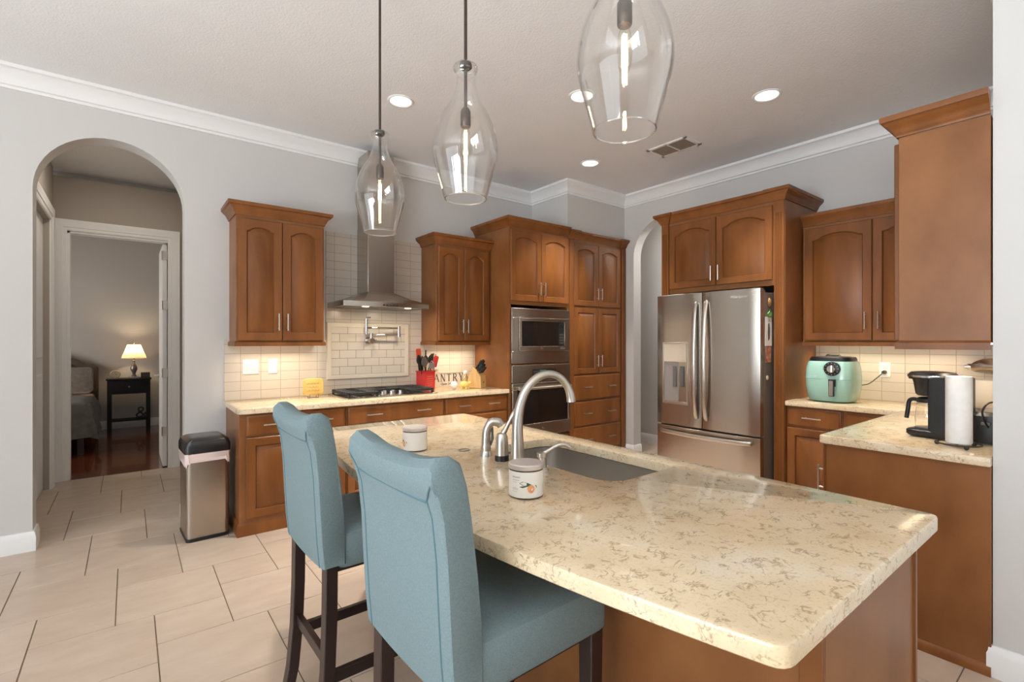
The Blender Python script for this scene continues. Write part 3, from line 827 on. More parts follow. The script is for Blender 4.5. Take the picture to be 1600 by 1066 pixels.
bm = newbm(); tube(bm, spline([(0, 0, .10), (.014, -.006, .125), (.035, -.014, .165), (.06, -.022, .205)]), [.011] * 8 + [.009] * 8 + [.011] * 8 + [.011], 12); obj('lever', bm, NICKEL, hd)
sp_ = thing('side_sprayer', 'nickel side sprayer with a curled head behind the lever valve', 'sprayer', (1.188, 1.695, .915), 0)
bm = newbm(); lathe(bm, [(.029, 0), (.028, .008), (.024, .02)], 24); obj('base', bm, NICKEL, sp_)
bm = newbm(); tube(bm, spline([(0, 0, .01), (0, 0, .07), (.004, -.002, .11), (.02, -.012, .138), (.045, -.028, .138), (.055, -.034, .125)]), [.021] * 5 + [.019] * 5 + [.018] * 5 + [.017] * 5 + [.018] * 5 + [.0185] * 5 + [.019] * 4 + [.019] * 7, 14); obj('spray_head', bm, NICKEL, sp_)
bm = newbm(); tube(bm, [(.022, -.013, .12), (.024, -.014, .07), (.016, -.01, .04)], [.005, .006, .004], 8); obj('trigger', bm, GREY, sp_)
sd = thing('soap_dispenser', 'nickel soap pump behind the peach candle', 'soap dispenser', (1.212, 1.365, .915), 0)
bm = newbm(); lathe(bm, [(.024, 0), (.023, .008), (.016, .014), (.0155, .05), (.02, .052), (.02, .066), (.006, .07)], 22); obj('collar', bm, NICKEL, sd)
bm = newbm(); tube(bm, spline([(0, 0, .062), (.02, -.012, .073), (.05, -.030, .092), (.075, -.046, .094), (.092, -.057, .08)]), [.008] * 4 + [.008] * 16 + [.0075] * 13, 12); obj('nozzle', bm, NICKEL, sd)

# candles
WAXL = mat('candle_label', (.80, .77, .71), .5)


def candle(loc, rz, label):
    c = thing('jar_candle', label, 'candle', loc, rz, 'lidded jar candles on the island'); R = .053
    bm = newbm(); lathe(bm, [(.0, 0), (R - .004, 0), (R, .004), (R, .088), (R - .003, .088), (R - .003, .006), (0, .006)], 36); obj('glass_jar', bm, JARG, c)
    bm = newbm(); lathe(bm, [(0, .0045), (R - .0035, .0045), (R - .0035, .072), (0, .072)], 32); obj('wax', bm, mat('wax', (.78, .70, .62), .6), c)
    bm = newbm(); lathe(bm, [(R + .001, .0885), (R + .0015, .090), (R + .0015, .101), (R - .002, .104), (0, .104)], 36, cap=True); obj('lid', bm, mat('lid_metal', (.72, .66, .62), .42, .7), c)
    bm = newbm(); lathe(bm, [(R + .0004, .006), (R + .0004, .084)], 36, cap=False); lb = obj('paper_label', bm, WAXL, c)
    def wrap(poly, off=.0009):
        bm = newbm(); vs_ = []
        for u, z in poly: vs_.append(bm.verts.new(((R + off) * math.cos(u / R), (R + off) * math.sin(u / R), z)))
        bm.faces.new(vs_); return bm
    # fruit, leaves and faint text lines, u runs round the jar
    fruit = [(.014 + .0115 * math.cos(a * PI / 10), .034 + .0125 * math.sin(a * PI / 10)) for a in range(20)]
    obj('fruit_print', wrap(fruit), noisy(mat('peach_print', (.8, .3, .12), .5), (.72, .22, .09), (.85, .48, .2), 60, rnd=False), lb)
    bm = newbm()
    for q in ([(.016, .047), (.004, .053), (-.012, .056), (-.022, .051), (-.012, .045), (.004, .045)], [(.012, .046), (-.006, .044), (-.022, .040), (-.012, .037), (.004, .042)], [(.026, .046), (.032, .043), (.034, .034), (.030, .040)]):
        b2 = wrap(q, .0011); me = bpy.data.meshes.new('leaf'); b2.to_mesh(me); b2.free(); bm.from_mesh(me); bpy.data.meshes.remove(me)
    obj('leaf_print', bm, mat('leaf_print', (.06, .12, .05), .5), lb)
    bm = newbm()
    for z, w, h in ((.066, .026, .0045), (.058, .022, .0022), (.052, .016, .0014), (.034, .018, .0016), (.030, .020, .0016), (.024, .014, .0014)):
        u0 = -.046
        while u0 < -.046 + w:
            s = .0022 + random.random() * .0012; b2 = wrap([(u0, z), (u0 + s, z), (u0 + s, z + h), (u0, z + h)], .001)
            me = bpy.data.meshes.new('word'); b2.to_mesh(me); b2.free(); bm.from_mesh(me); bpy.data.meshes.remove(me); u0 += s + .001
    obj('text_print', bm, mat('faint_ink', (.42, .40, .38), .6), lb)
    return c


candle((.978, 1.178, .915), math.radians(232), 'peach candle with printed fruit label in front of the faucet')
candle((1.0, 1.975, .915), math.radians(168), 'grey-lidded jar candle partly hidden behind the stool back')

bm = newbm(); lathe(bm, [(.021, 0), (.0235, .002), (.021, .004), (.0185, .002), (.021, 0)], 28, (1.165, 1.83, .9152), cap=False, sx=1.2); tag(obj('rubber_ring', bm, mat('ring_bronze', (.2, .15, .1), .4, .5)), 'thin dark ring lying on the island beside the sprayer', 'ring')


# ------------------------------------------------------------------ stools
FAB = noisy(mat('teal_linen', (.2, .35, .4), .85), (.158, .222, .236), (.195, .262, .274), 260, (1, 1, 1), 3, bump=.5, bscale=420)
SEAM = mat('seam_piping', (.09, .17, .20), .9)  # darker teal piping along the stool seams


def make_stool(loc, rz, label):
    s = thing('bar_stool', label, 'stool', loc, rz, 'bar stools at the island')
    w = .218
    # back: side profile (x, z); front faces +x
    prof = [(.010, .638), (.002, .72), (-.004, .82), (-.010, .94), (-.020, 1.03), (-.036, 1.085), (-.046, 1.115), (-.043, 1.143), (-.024, 1.160), (.006, 1.160), (.032, 1.142), (.046, 1.10), (.058, 1.02), (.074, .90), (.084, .80), (.088, .73), (.088, .638)]
    bm = newbm(); ys = [(-w, .93, .012), (-w + .004, .97, .005), (-w + .014, 1, 0), (-w + .045, 1, 0), (-.13, 1, 0), (-.08, 1, 0), (0, 1, 0), (.08, 1, 0), (.13, 1, 0), (w - .045, 1, 0), (w - .014, 1, 0), (w - .004, .97, .005), (w, .93, .012)]
    cx_, cz_ = .03, .9; loops = []
    for y, k, e in ys:
        l = []
        for i, (x, z) in enumerate(prof):
            xx = cx_ - .02 * (z - .9) / .3 + (x - cx_ + .02 * (z - .9) / .3) * (.84 if e == .012 else .95 if e == .005 else 1); zz = z
            if z > 1.0: zz = z - .022 * (1 - min(1, abs(y) / (w - .01)) ** 2.5) * (z - 1.0) / .16 - (e * 2.0 if z > 1.09 else 0)
            if i in (0, len(prof) - 1): zz = z - .012 * (1 - (y / w) ** 2) + .004
            l.append((xx, y, zz))
        loops.append(l)
    loft(bm, loops); b = obj('backrest', bm, FAB, s); 
    # seat
    bm = newbm(); L = []
    for z, ins in ((.626, .006), (.634, 0), (.722, 0), (.740, .006), (.750, .022), (.756, .06)):
        L.append([(x, y, z) for x, y in rrect(.06 + ins, .508 - ins, -w + .004 + ins, w - .004 - ins, .03, 4)])
    loft(bm, L); obj('seat', bm, FAB, s)
    # seams on the rear face and along the roll
    for sy in (-1, 1):
        bm = newbm(); tube(bm, [(x + .0002, sy * (w - .036), z) for x, z in prof[:5]] + [(-.0325, sy * (w - .036), 1.070)], .0026, 6)
        tube(bm, [(-.0325, sy * (w - .036), 1.070), (-.0405, sy * (w - .018), 1.092), (-.042, sy * (w - .007), 1.108)], .0026, 6); obj('seam', bm, SEAM, s)
    bm = newbm(); tube(bm, [(-.0300 - .0035 * (abs(y) / w) ** 2, y, 1.070 - .010 * (1 - (abs(y) / w) ** 3)) for y in (-w + .04, -.13, -.08, 0, .08, .13, w - .04)], .0026, 6); obj('seam', bm, SEAM, s)
    # legs
    for sy in (-1, 1):
        y1, y0 = sy * (w - .012), sy * (w - .060)
        a, b_ = min(y0, y1), max(y0, y1)
        bm = newbm(); P = [(.024, .064, .642), (.022, .062, .45), (.016, .055, .28), (.002, .040, .12), (-.020, .014, 0)]
        loft(bm, [[(x0, a, z), (x1, a, z), (x1, b_, z), (x0, b_, z)] for x0, x1, z in P]); obj('leg', bm, ESP, s, .003)
        bm = newbm(); loft(bm, [[(.445 + e, a + e, z), (.492 - e, a + e, z), (.492 - e, b_ - e, z), (.445 + e, b_ - e, z)] for z, e in ((.632, 0), (0, .006))]); obj('leg', bm, ESP, s, .003)
        bm = newbm(); m = (a + b_) / 2; box(bm, .035, .46, m - .011, m + .011, .235, .275); obj('stretcher', bm, ESP, s, .002)
    bm = newbm(); box(bm, .030, .052, -w + .05, w - .05, .285, .325); obj('stretcher', bm, ESP, s, .002)
    bm = newbm(); box(bm, .455, .478, -w + .05, w - .05, .18, .22); obj('stretcher', bm, ESP, s, .002)
    bm = newbm(); box(bm, .06, .48, -w + .02, w - .02, .614, .628); obj('seat_frame', bm, ESP, s)
    return s


st = make_stool((.508, 1.078, 0), math.radians(1.5), 'teal bar stool beside the peach candle, seat under the counter')
copy_tree(st, (.490, 1.868, 0), math.radians(1), 'teal bar stool closer to the trash can, full legs in view')


# ------------------------------------------------------------------ range hood, cooktop, pot filler
hd = thing('range_hood', 'stainless chimney range hood above the cooktop', 'range hood', (1.8225, WY - .013, 0), 0)
hw, hdp = .4025, .425; n = 14


def hood_ring(hw_, d0, bulge, z):
    l = [(hw_, 0, z), (hw_, -d0, z)]
    for i in range(1, n): s = 1 - 2 * i / n; l.append((hw_ * s, -d0 - bulge * (1 - s * s), z))
    return l + [(-hw_, -d0, z), (-hw_, 0, z)]


bm = newbm(); loft(bm, [hood_ring(hw, hdp, .045, 1.702), hood_ring(hw, hdp, .045, 1.742), hood_ring(hw - .002, hdp - .002, .044, 1.745), hood_ring(.26, .33, .02, 1.79), hood_ring(.128, .27, 0, 1.845)]); obj('canopy', bm, STEEL, hd)
bm = newbm(); box(bm, -.126, .126, -.266, 0, 1.84, 2.45); box(bm, -.123, .123, -.263, 0, 2.45, 3.12); obj('chimney', bm, STEELV, hd, .002)
bm = newbm(); box(bm, -.35, .35, -.36, -.06, 1.699, 1.7035); obj('filter', bm, GREY, hd)
bm = newbm()
for k in range(5): box(bm, -.07 + k * .03, -.05 + k * .03, -hdp - .047, -hdp - .03, 1.712, 1.722)
obj('button', bm, BLACKP, hd)
for x in (-.2, .2):
    bm = newbm(); cyl(bm, (x, -.40, 1.6985), .028, .004, 18); obj('lamp', bm, mat('hood_lamp', (1, .9, .75), .4, emit=(1, .85, .6), es=8), hd)
    area('hood_spot', (x, -.40, 1.695), (0, 0, 0), .05, .05, 2.2, (1, .83, .6), hd, 'DISK')

ck = thing('gas_cooktop', 'stainless gas cooktop with black grates set in the counter', 'cooktop', (1.41, 4.01, .915), 0)
bm = newbm(); L = []
for z, ins in ((0, 0), (.008, 0), (.011, .006)): L.append([(x, y, z) for x, y in rrect(ins, .86 - ins, ins, .49 - ins, .02, 3)])
loft(bm, L); obj('base', bm, STEEL, ck)


def grate(x0, x1, y0, y1):
    bm = newbm(); zt = .052
    for x in (x0, x1 - .014): box(bm, x, x + .014, y0, y1, .030, zt)
    for y in (y0, y1 - .014): box(bm, x0, x1, y, y + .014, .030, zt)
    m = max(3, round((y1 - y0) / .055))
    for k in range(1, m): y = y0 + (y1 - y0) * k / m; box(bm, x0 - .004, x0 + .095, y - .006, y + .006, .024, zt + .002); box(bm, x1 - .095, x1 + .004, y - .006, y + .006, .024, zt + .002)
    box(bm, (x0 + x1) / 2 - .006, (x0 + x1) / 2 + .006, y0, y1, .036, zt)
    for x in (x0, x1 - .02):
        for y in (y0, y1 - .02): box(bm, x, x + .02, y, y + .02, .010, .03)
    return obj('grate', bm, BLACKM, ck, .003)


grate(.03, .29, .03, .46); grate(.295, .565, .21, .46); grate(.57, .83, .03, .46)
for x, y, r in ((.17, .13, .035), (.17, .36, .045), (.43, .34, .055), (.70, .13, .045), (.70, .36, .035)):
    bm = newbm(); lathe(bm, [(r + .012, .010), (r + .012, .016), (r, .018), (r, .028), (r - .006, .031), (0, .031)], 22, (x, y, 0)); obj('burner', bm, BLACKM, ck)
for x, y in ((.345, .075), (.39, .135), (.43, .075), (.47, .135), (.515, .075)):
    bm = newbm(); lathe(bm, [(.024, .011), (.024, .016), (.019, .018), (.017, .042), (.012, .045), (0, .045)], 20, (x, y, 0)); obj('knob', bm, CHROME, ck)

pf = thing('pot_filler', 'folded chrome pot filler faucet on the framed tile panel', 'faucet', (1.80, WY - .015, 1.405), 0)
bm = newbm(); cyl(bm, (0, 0, 0), .034, -.01, 22, 'y'); cyl(bm, (0, -.01, 0), .02, -.09, 16, 'y'); obj('wall_flange', bm, CHROME, pf)
bm = newbm(); tube(bm, [(.0, -.085, -.02), (.0, -.085, .07)], .016, 14); tube(bm, [(0, -.085, .055), (.275, -.095, .055)], .010, 12); tube(bm, [(.275, -.095, .035), (.275, -.095, .14)], .016, 14); obj('lower_arm', bm, CHROME, pf)
bm = newbm(); tube(bm, [(.275, -.095, .118), (-.065, -.13, .118)], .010, 12); tube(bm, spline([(-.065, -.13, .20), (-.065, -.13, .13), (-.065, -.13, .085)]), .014, 14); obj('upper_arm', bm, CHROME, pf)
bm = newbm(); tube(bm, [(-.065, -.13, .085), (-.065, -.13, .06)], .010, 12); tube(bm, [(-.065, -.13, .20), (-.065, -.13, .212), (-.03, -.15, .214)], .006, 8); obj('outlet', bm, CHROME, pf)
bm = newbm(); tube(bm, [(0, -.1, 0), (.045, -.125, .006)], .006, 8); cyl(bm, (0, -.10, 0), .024, -.016, 16, 'y'); obj('lever', bm, CHROME, pf)


# ------------------------------------------------------------------ outlets and switches
def plate(name, label, cat, loc, rz, w, h, kind):
    r = thing(name, label, cat, loc, rz, 'wall plates')
    bm = newbm(); box(bm, -w / 2, w / 2, -.006, 0, -h / 2, h / 2); obj('cover_plate', bm, WHITEP, r, .002)
    if kind == 'switch':
        for x in (-.023, .023):
            bm = newbm(); box(bm, x - .016, x + .016, -.008, -.006, -.033, .033); box(bm, x - .011, x + .011, -.016, -.008, -.026 + .02 * (x < 0), .008 + .012 * (x > 0)); obj('rocker', bm, WHITEP, r, .001)
    elif kind == 'outlet':
        bm = newbm(); box(bm, -.017, .017, -.008, -.006, -.034, .034); f = obj('receptacle', bm, WHITEP, r, .001)
        bm = newbm()
        for z in (-.018, .018): box(bm, -.008, -.0055, -.0085, -.008, z - .005, z + .005); box(bm, .0055, .008, -.0085, -.008, z - .005, z + .005)
        obj('slot', bm, GREY, f)
    return r


plate('light_switch', 'white double switch plate under the wall cabinet beside the arch', 'switch', (.797, WY - .012, 1.187), 0, .118, .122, 'switch')
plate('wall_outlet', 'white outlet beside the double switch plate', 'outlet', (.966, WY - .012, 1.187), 0, .072, .122, 'outlet')
plate('wall_outlet', 'white outlet on the backsplash above the pantry sign', 'outlet', (2.53, WY - .012, 1.163), 0, .072, .118, 'outlet')
plate('wall_outlet', 'white outlet with a black plug beside the air fryer', 'outlet', (FX - .012, 1.262, 1.165), RZ, .075, .122, 'outlet')

# ------------------------------------------------------------------ things on the hood counter
pq = thing('yellow_plaque', 'yellow square plaque on a small wire stand beside the cooktop', 'plaque', (1.245, 4.36, .915), 0)
bm = newbm(); L = []
YEL = noisy(mat('mustard_plaque', (.75, .48, .13), .5), (.70, .43, .10), (.78, .54, .18), 12)
for y, ins in ((0, .004), (-.004, 0), (-.014, 0), (-.018, .004)): L.append([(x, y + .05 * (z - .0) * .0, z) for x, z in rrect(-.085 + ins, .085 - ins, .018 + ins, .165 - ins, .03, 5)])
loft(bm, L); pl_ = obj('panel', bm, YEL, pq)
bm = newbm()
for z, n_ in ((.122, 9), (.092, 7), (.062, 8)):
    for k in range(n_):
        x = (k - n_ / 2) * .013; tube(bm, [(x, -.019, z - .006), (x + .004, -.019, z + .008 * (k % 2)), (x + .009, -.019, z - .004)], .0012, 5)
obj('script_print', bm, mat('brown_ink', (.42, .22, .05), .6), pl_)
bm = newbm()
for x in (-.035, .035): tube(bm, spline([(x, .04, .003), (x, .0, .003), (x, -.03, .003), (x, -.038, .012), (x, -.028, .03)], 5), .0025, 6); tube(bm, [(x, .03, .003), (x, .004, .09)], .0025, 6)
tube(bm, [(-.035, .0, .003), (.035, 0, .003)], .0025, 6); obj('stand', bm, mat('bronze_wire', (.15, .1, .06), .4, .7), pq)

cr = thing('utensil_crock', 'red square canister of kitchen utensils beside the cooktop', 'canister', (2.362, 4.43, .915), math.radians(12))
RED = mat('red_enamel', (.52, .03, .028), .35)
bm = newbm(); q = .066
for a in ((-q, -q + .004, -q, q), (q - .004, q, -q, q), (-q + .004, q - .004, -q, -q + .004), (-q + .004, q - .004, q - .004, q)): box(bm, a[0], a[1], a[2], a[3], 0, .185)
box(bm, -q, q, -q, q, 0, .005); obj('body', bm, RED, cr)
bm = newbm(); sweep(bm, [(-q, -q, .177), (-q, q, .177), (q, q, .177), (q, -q, .177)][::-1], [(-.001, 0), (.006, 0), (.006, .009), (-.001, .009)], True); obj('rim', bm, RED, cr)
bm = newbm()
for z, w_ in ((.128, .035), (.105, .042), (.082, .038), (.06, .042), (.04, .03)): box(bm, -w_, w_, -q - .0012, -q, z, z + .008)
obj('faded_print', bm, mat('faded_print', (.62, .13, .10), .5), cr)
GRU = 'cooking utensils standing in the red canister'
UT = [('spatula', 'spatula with an orange-red blade above the red canister', 'spatula', (-.045, .02), (-.075, .01, .345), 'blade', mat('red_silicone', (.70, .09, .05), .45), mat('red_handle', (.5, .05, .04), .4)),
      ('spoon', 'black round serving spoon leaning towards the cooktop', 'spoon', (-.03, -.02), (-.095, -.03, .29), 'spoon', BLACKP, BLACKP),
      ('slotted_spoon', 'dark spoon with a brown rim in front of the black spoon', 'spoon', (-.01, -.035), (-.055, -.06, .27), 'spoon', GREY, BLACKP),
      ('tongs_handle', 'tall black straight utensil handle rising highest', 'utensil', (.01, .03), (.02, .05, .36), 'stick', BLACKP, BLACKP),
      ('ladle', 'black ladle bowl in the middle of the canister', 'ladle', (.005, 0), (-.005, -.01, .285), 'spoon', BLACKP, BLACKP),
      ('potato_masher', 'grey square masher head over the canister rim', 'masher', (.02, -.03), (.022, -.075, .232), 'masher', mat('masher_grey', (.33, .31, .3), .35, .6), GREY),
      ('red_spatula', 'red spatula leaning towards the outlet', 'spatula', (.035, -.015), (.10, -.03, .27), 'blade', mat('red_silicone_bright', (.62, .05, .05), .45), RED),
      ('chopstick', 'thin dark skewer tilted beside the outlet', 'skewer', (.03, .03), (.11, .05, .325), 'stick', BLACKP, BLACKP),
      ('wooden_spoon', 'thin brown wooden handle beside the red spatula', 'spoon', (.04, .02), (.135, .03, .315), 'stick', mat('brown_handle', (.25, .14, .06), .5), DARKWOOD)]
UT += [('cooking_spoon', 'black spoon standing behind the potato masher', 'spoon', (.0, .03), (.068, .0, .30), 'spoon', BLACKP, BLACKP),
       ('whisk_handle', 'dark grey utensil handle between the red spatulas', 'utensil', (-.02, .03), (-.02, .03, .30), 'stick', GREY, GREY),
       ('small_spatula', 'small black spatula blade low on the cooktop side', 'spatula', (-.03, .0), (-.062, .0, .24), 'blade', BLACKP, BLACKP)]
for nm, lab, cat, b0, tp, kind, m1, m2 in UT:
    u = thing(nm, lab, cat, (2.362, 4.43, .915), math.radians(5), GRU)
    a, b_ = Vector((b0[0], b0[1], .012)), Vector((tp[0] * 1.05, tp[1] if tp[1] < .03 else .03, tp[2] + .035)); d = (b_ - a).normalized(); a2 = b_ - d * .07
    if kind != 'stick':
        bm = newbm(); tube(bm, [a, a2], .005, 8); obj('shaft', bm, m2, u)
    s_ = d.cross(Vector((.2, -1, 0))).normalized(); f_ = s_.cross(d)
    bm = newbm()
    if kind == 'stick': tube(bm, [a, b_], [.004, .008], 8); obj('shaft', bm, m1, u)
    elif kind == 'blade':
        loft(bm, [[b_ + d * z + s_ * x + f_ * .003 for x, z in rrect(-.031, .031, -.085, .03, .012, 3)], [b_ + d * z + s_ * x - f_ * .003 for x, z in rrect(-.031, .031, -.085, .03, .012, 3)]]); obj('blade', bm, m1, u)
    elif kind == 'spoon':
        L = []
        for k in range(9):
            tt = k / 8; rr_ = .038 * math.sin(PI * (.04 + .92 * tt)) + .003; L.append([b_ + d * (-.085 + .11 * tt) + s_ * rr_ * math.cos(j * PI / 5) + f_ * (rr_ * .35 * math.sin(j * PI / 5)) for j in range(10)])
        loft(bm, L); obj('bowl', bm, m1, u)
    else:
        box(bm, -.034, .034, -.003, .003, -.055, .0)
        for k in range(4): box(bm, -.02 + k * .0115, -.0145 + k * .0115, -.0045, -.003, -.038, -.008)
        tube(bm, [(-.02, 0, 0), (0, 0, .022), (.02, 0, 0)], .003, 6)
        bmesh.ops.translate(bm, verts=bm.verts, vec=b_); obj('head', bm, m1, u)

# PANTRY sign
sg = thing('pantry_sign', 'white wooden board reading PANTRY behind the canister', 'sign', (2.70, 4.517, .915), 0)
bm = newbm(); box(bm, -.305, .200, 0, .018, 0, .155); pbd = obj('board', bm, mat('whitewashed_board', (.74, .70, .62), .6), sg, .002)
bm = newbm(); box(bm, -.312, .207, -.004, .0, .148, .160); box(bm, -.312, .207, -.004, 0, 0, .008); obj('edge_trim', bm, mat('board_edge', (.70, .62, .48), .6), sg)
STK = {'P': [((.1, 0), (.1, 1), .17), ('arc', .1, .48, 1, .62)], 'A': [((.02, 0), (.42, 1), .07), ((.42, 1), (.84, 0), .17), ((.18, .36), (.66, .36), .06)],
       'N': [((.1, 0), (.1, 1), .07), ((.1, 1), (.78, 0), .17), ((.78, 0), (.78, 1), .07)], 'T': [((.4, 0), (.4, 1), .17), ((.02, .97), (.78, .97), .07), ((.03, .80), (.03, 1), .05), ((.77, .80), (.77, 1), .05)],
       'R': [((.1, 0), (.1, 1), .17), ('arc', .1, .5, 1, .58), ((.32, .5), (.78, 0), .15)], 'Y': [((.4, 0), (.4, .45), .16), ((.4, .42), (.04, 1), .16), ((.4, .42), (.78, 1), .07)]}
SER = {'P': [(.1, 0), (.1, 1)], 'A': [(.02, 0), (.84, 0)], 'N': [(.1, 0), (.1, 1), (.78, 1)], 'T': [(.4, 0)], 'R': [(.1, 0), (.1, 1), (.80, 0)], 'Y': [(.4, 0), (.04, 1), (.78, 1)]}
bm = newbm(); x0 = -.268; Sx, Sz = .063, .080


def seg2(bm, p, q, w, ox):
    a, b_ = Vector((ox + p[0] * Sx, .058 + p[1] * Sz)), Vector((ox + q[0] * Sx, .058 + q[1] * Sz)); d = (b_ - a).normalized(); nn = Vector((-d.y, d.x)) * w * Sx / 2
    prism(bm, [tuple(a + nn), tuple(a - nn), tuple(b_ - nn), tuple(b_ + nn)], 'y', -.0025, .001)


for ch in 'PANTRY':
    for s_ in STK[ch]:
        if s_[0] == 'arc':
            _, xa, za, zb, wd = s_; P = []
            for k in range(9): an = PI / 2 - PI * k / 8; P.append((xa + .12 + wd * .75 * math.cos(an), (za + zb) / 2 + (zb - za) / 2 * math.sin(an)))
            P = [(xa, zb)] + P + [(xa, za)]
            for k in range(len(P) - 1): seg2(bm, P[k], P[k + 1], .07 if k in (0, 1, len(P) - 2, len(P) - 3) else .14, x0)
        else: seg2(bm, s_[0], s_[1], s_[2], x0)
    for sx_, sz_ in SER[ch]: seg2(bm, (sx_ - .15, sz_ + (.02 if sz_ == 0 else -.02)), (sx_ + .15, sz_ + (.02 if sz_ == 0 else -.02)), .05, x0)
    x0 += .0757
INK = mat('dark_brown_ink', (.09, .06, .045), .6)
obj('lettering', bm, INK, pbd)
obj('script_lettering', text_bm('Open 24/7', .034, .0012, rot=UPRIGHT, loc=(-.045, -.0012, .022), shear=.25), INK, pbd)

kb = thing('knife_block', 'light wood knife block against the oven tower', 'knife block', (2.865, 4.24, .915), math.radians(22))
BW_ = noisy(mat('beech_block', (.62, .40, .17), .45), (.58, .36, .14), (.66, .45, .2), 6, (6, 6, 1))
bm = newbm(); prism(bm, [(.075, 0), (-.075, 0), (-.09, .09), (-.02, .225), (.07, .12)], 'x', -.05, .05)
bmesh.ops.rotate(bm, verts=bm.verts, cent=(0, 0, 0), matrix=Matrix.Rotation(PI, 3, 'Z')); obj('block', bm, BW_, kb, .003)
bm = newbm(); cyl(bm, (0, -.0752, .06), .008, -.002, 14, 'y'); obj('emblem', bm, DARKWOOD, kb)
KN = [(-.032, .045, .115, .012), (0, .045, .125, .012), (.032, .045, .11, .011), (-.032, .012, .09, .010), (0, .012, .095, .010), (.032, .012, .085, .010), (-.03, -.02, .07, .009), (.0, -.02, .075, .009), (.03, -.02, .07, .009)]
KL = ['topmost knife at the wall end of the block', 'tallest black knife in the middle of the block', 'black knife in the upper row by the tower', 'black knife in the middle row by the sign', 'black knife at the centre of the middle row', 'black knife in the middle row by the tower', 'short black knife in the low row by the sign', 'short black knife in the middle of the low row', 'short black knife in the low row by the tower']
dv = Vector((0, -.62, .78)).normalized(); sv = Vector((0, .78, .62)).normalized()
for (kx, kd, kl, kr), lab in zip(KN, KL):
    k_ = thing('kitchen_knife', lab, 'knife', (2.865, 4.24, .915), math.radians(22), 'black-handled knives in the wooden block')
    o_ = Vector((kx, -.03, .172)) + sv * kd * .9
    bm = newbm(); e1 = Vector((1, 0, 0)); L = []
    for s_, r1_, r2_ in ((-.004, .7, .9), (.01, 1, 1), (kl * .5, .85, .9), (kl * .85, 1, 1.15), (kl, .7, .8)): L.append([o_ + dv * s_ + e1 * kr * .65 * r1_ * math.cos(j * PI / 4) + sv * kr * r2_ * math.sin(j * PI / 4) for j in range(8)])
    loft(bm, L); obj('handle', bm, BLACKP, k_)
    bm = newbm()
    for s_ in (.3, .65): c_ = o_ + dv * kl * s_; tube(bm, [c_ - e1 * kr * .72, c_ + e1 * kr * .72], .0022, 6)
    obj('rivet', bm, CHROME, k_)
# block copy of blades is hidden in the wood, so only handles are built

ss = thing('yellow_figurine', 'small yellow pig-like figurine in front of the knife block', 'figurine', (2.70, 4.24, .915), math.radians(-35))
YP = mat('yellow_glaze', (.80, .62, .16), .3)
bm = newbm(); L = []
for k in range(11): tt = k / 10; r_ = .034 * math.sqrt(max(.02, 1 - (2 * tt - 1) ** 2)); L.append([(-.045 + .09 * tt, r_ * math.cos(j * PI / 7), .042 + r_ * math.sin(j * PI / 7)) for j in range(14)])
loft(bm, L); obj('body', bm, YP, ss)
bm = newbm(); tube(bm, [(.03, 0, .05), (.058, 0, .055), (.07, 0, .056)], [.022, .016, .013], 14); hd_ = obj('head', bm, YP, ss)
bm = newbm(); tube(bm, [(.07, 0, .056), (.073, 0, .056)], [.006, .005], 10); obj('nose', bm, BLACKP, hd_)
bm = newbm()
for y in (-.012, .012): loft(bm, [[(.036, y - .006, .066), (.044, y, .064), (.036, y + .006, .066), (.03, y, .066)], [(.035, y, .088), (.036, y, .088), (.0355, y + .001, .088), (.035, y + .0005, .088)]])
obj('ear', bm, YP, hd_)
for x in (-.025, .022):
    for y in (-.014, .014): bm = newbm(); tube(bm, [(x, y, 0), (x, y, .025)], .008, 8); obj('leg', bm, YP, ss)
bm = newbm(); lathe(bm, [(.0, 0), (.02, .0), (.036, .018), (.040, .036), (.033, .056), (.018, .070), (0, .074)], 24, (2.618, 4.305, .915)); tag(obj('egg_shaker', bm, mat('white_glaze', (.85, .82, .76), .25)), 'white egg-shaped shaker in front of the pantry sign', 'shaker')
bt = thing('oil_bottle', 'clear glass bottle between the pantry sign and knife block', 'bottle', (2.835, 4.43, .915), 0)
bm = newbm(); lathe(bm, [(0, 0), (.036, 0), (.038, .006), (.038, .08), (.03, .10), (.016, .115), (.016, .135)], 24); obj('glass', bm, glass_mat('bottle_glass', (.95, .9, .72), .06, .6, 3), bt)
bm = newbm(); lathe(bm, [(0, .135), (.02, .136), (.024, .15), (.018, .167), (0, .172)], 20); obj('stopper', bm, mat('stopper', (.82, .80, .75), .15), bt)

# ------------------------------------------------------------------ things on the coffee counter
af = thing('air_fryer', 'mint green air fryer with a black lid and dial', 'air fryer', (4.47, 1.508, .915), math.radians(-90))
MINT = mat('mint_enamel', (.40, .66, .55), .22, coat=.5)
bm = newbm(); L = []
for z, w_, d_ in ((.004, .130, .120), (.012, .148, .138), (.05, .166, .150), (.12, .176, .158), (.20, .178, .160), (.27, .172, .156), (.312, .162, .148), (.325, .155, .140)):
    L.append([(w_ * math.copysign(abs(math.cos(a)) ** .55, math.cos(a)), d_ * math.copysign(abs(math.sin(a)) ** .55, math.sin(a)), z) for a in [2 * PI * k / 40 for k in range(40)]])
loft(bm, L); afb = obj('body', bm, MINT, af)
bm = newbm(); L = []
for z, k_ in ((.325, .152), (.345, .150), (.358, .140), (.362, .11)): L.append([(k_ * math.copysign(abs(math.cos(a)) ** .6, math.cos(a)), k_ * .9 * math.copysign(abs(math.sin(a)) ** .6, math.sin(a)), z) for a in [2 * PI * k / 36 for k in range(36)]])
loft(bm, L); obj('lid', bm, BLACKP, af)
bm = newbm(); tube(bm, [(-.05, .0, .362), (-.04, 0, .372), (.04, 0, .372), (.05, 0, .362)], .008, 8); obj('lid_vent', bm, CHROME, af)
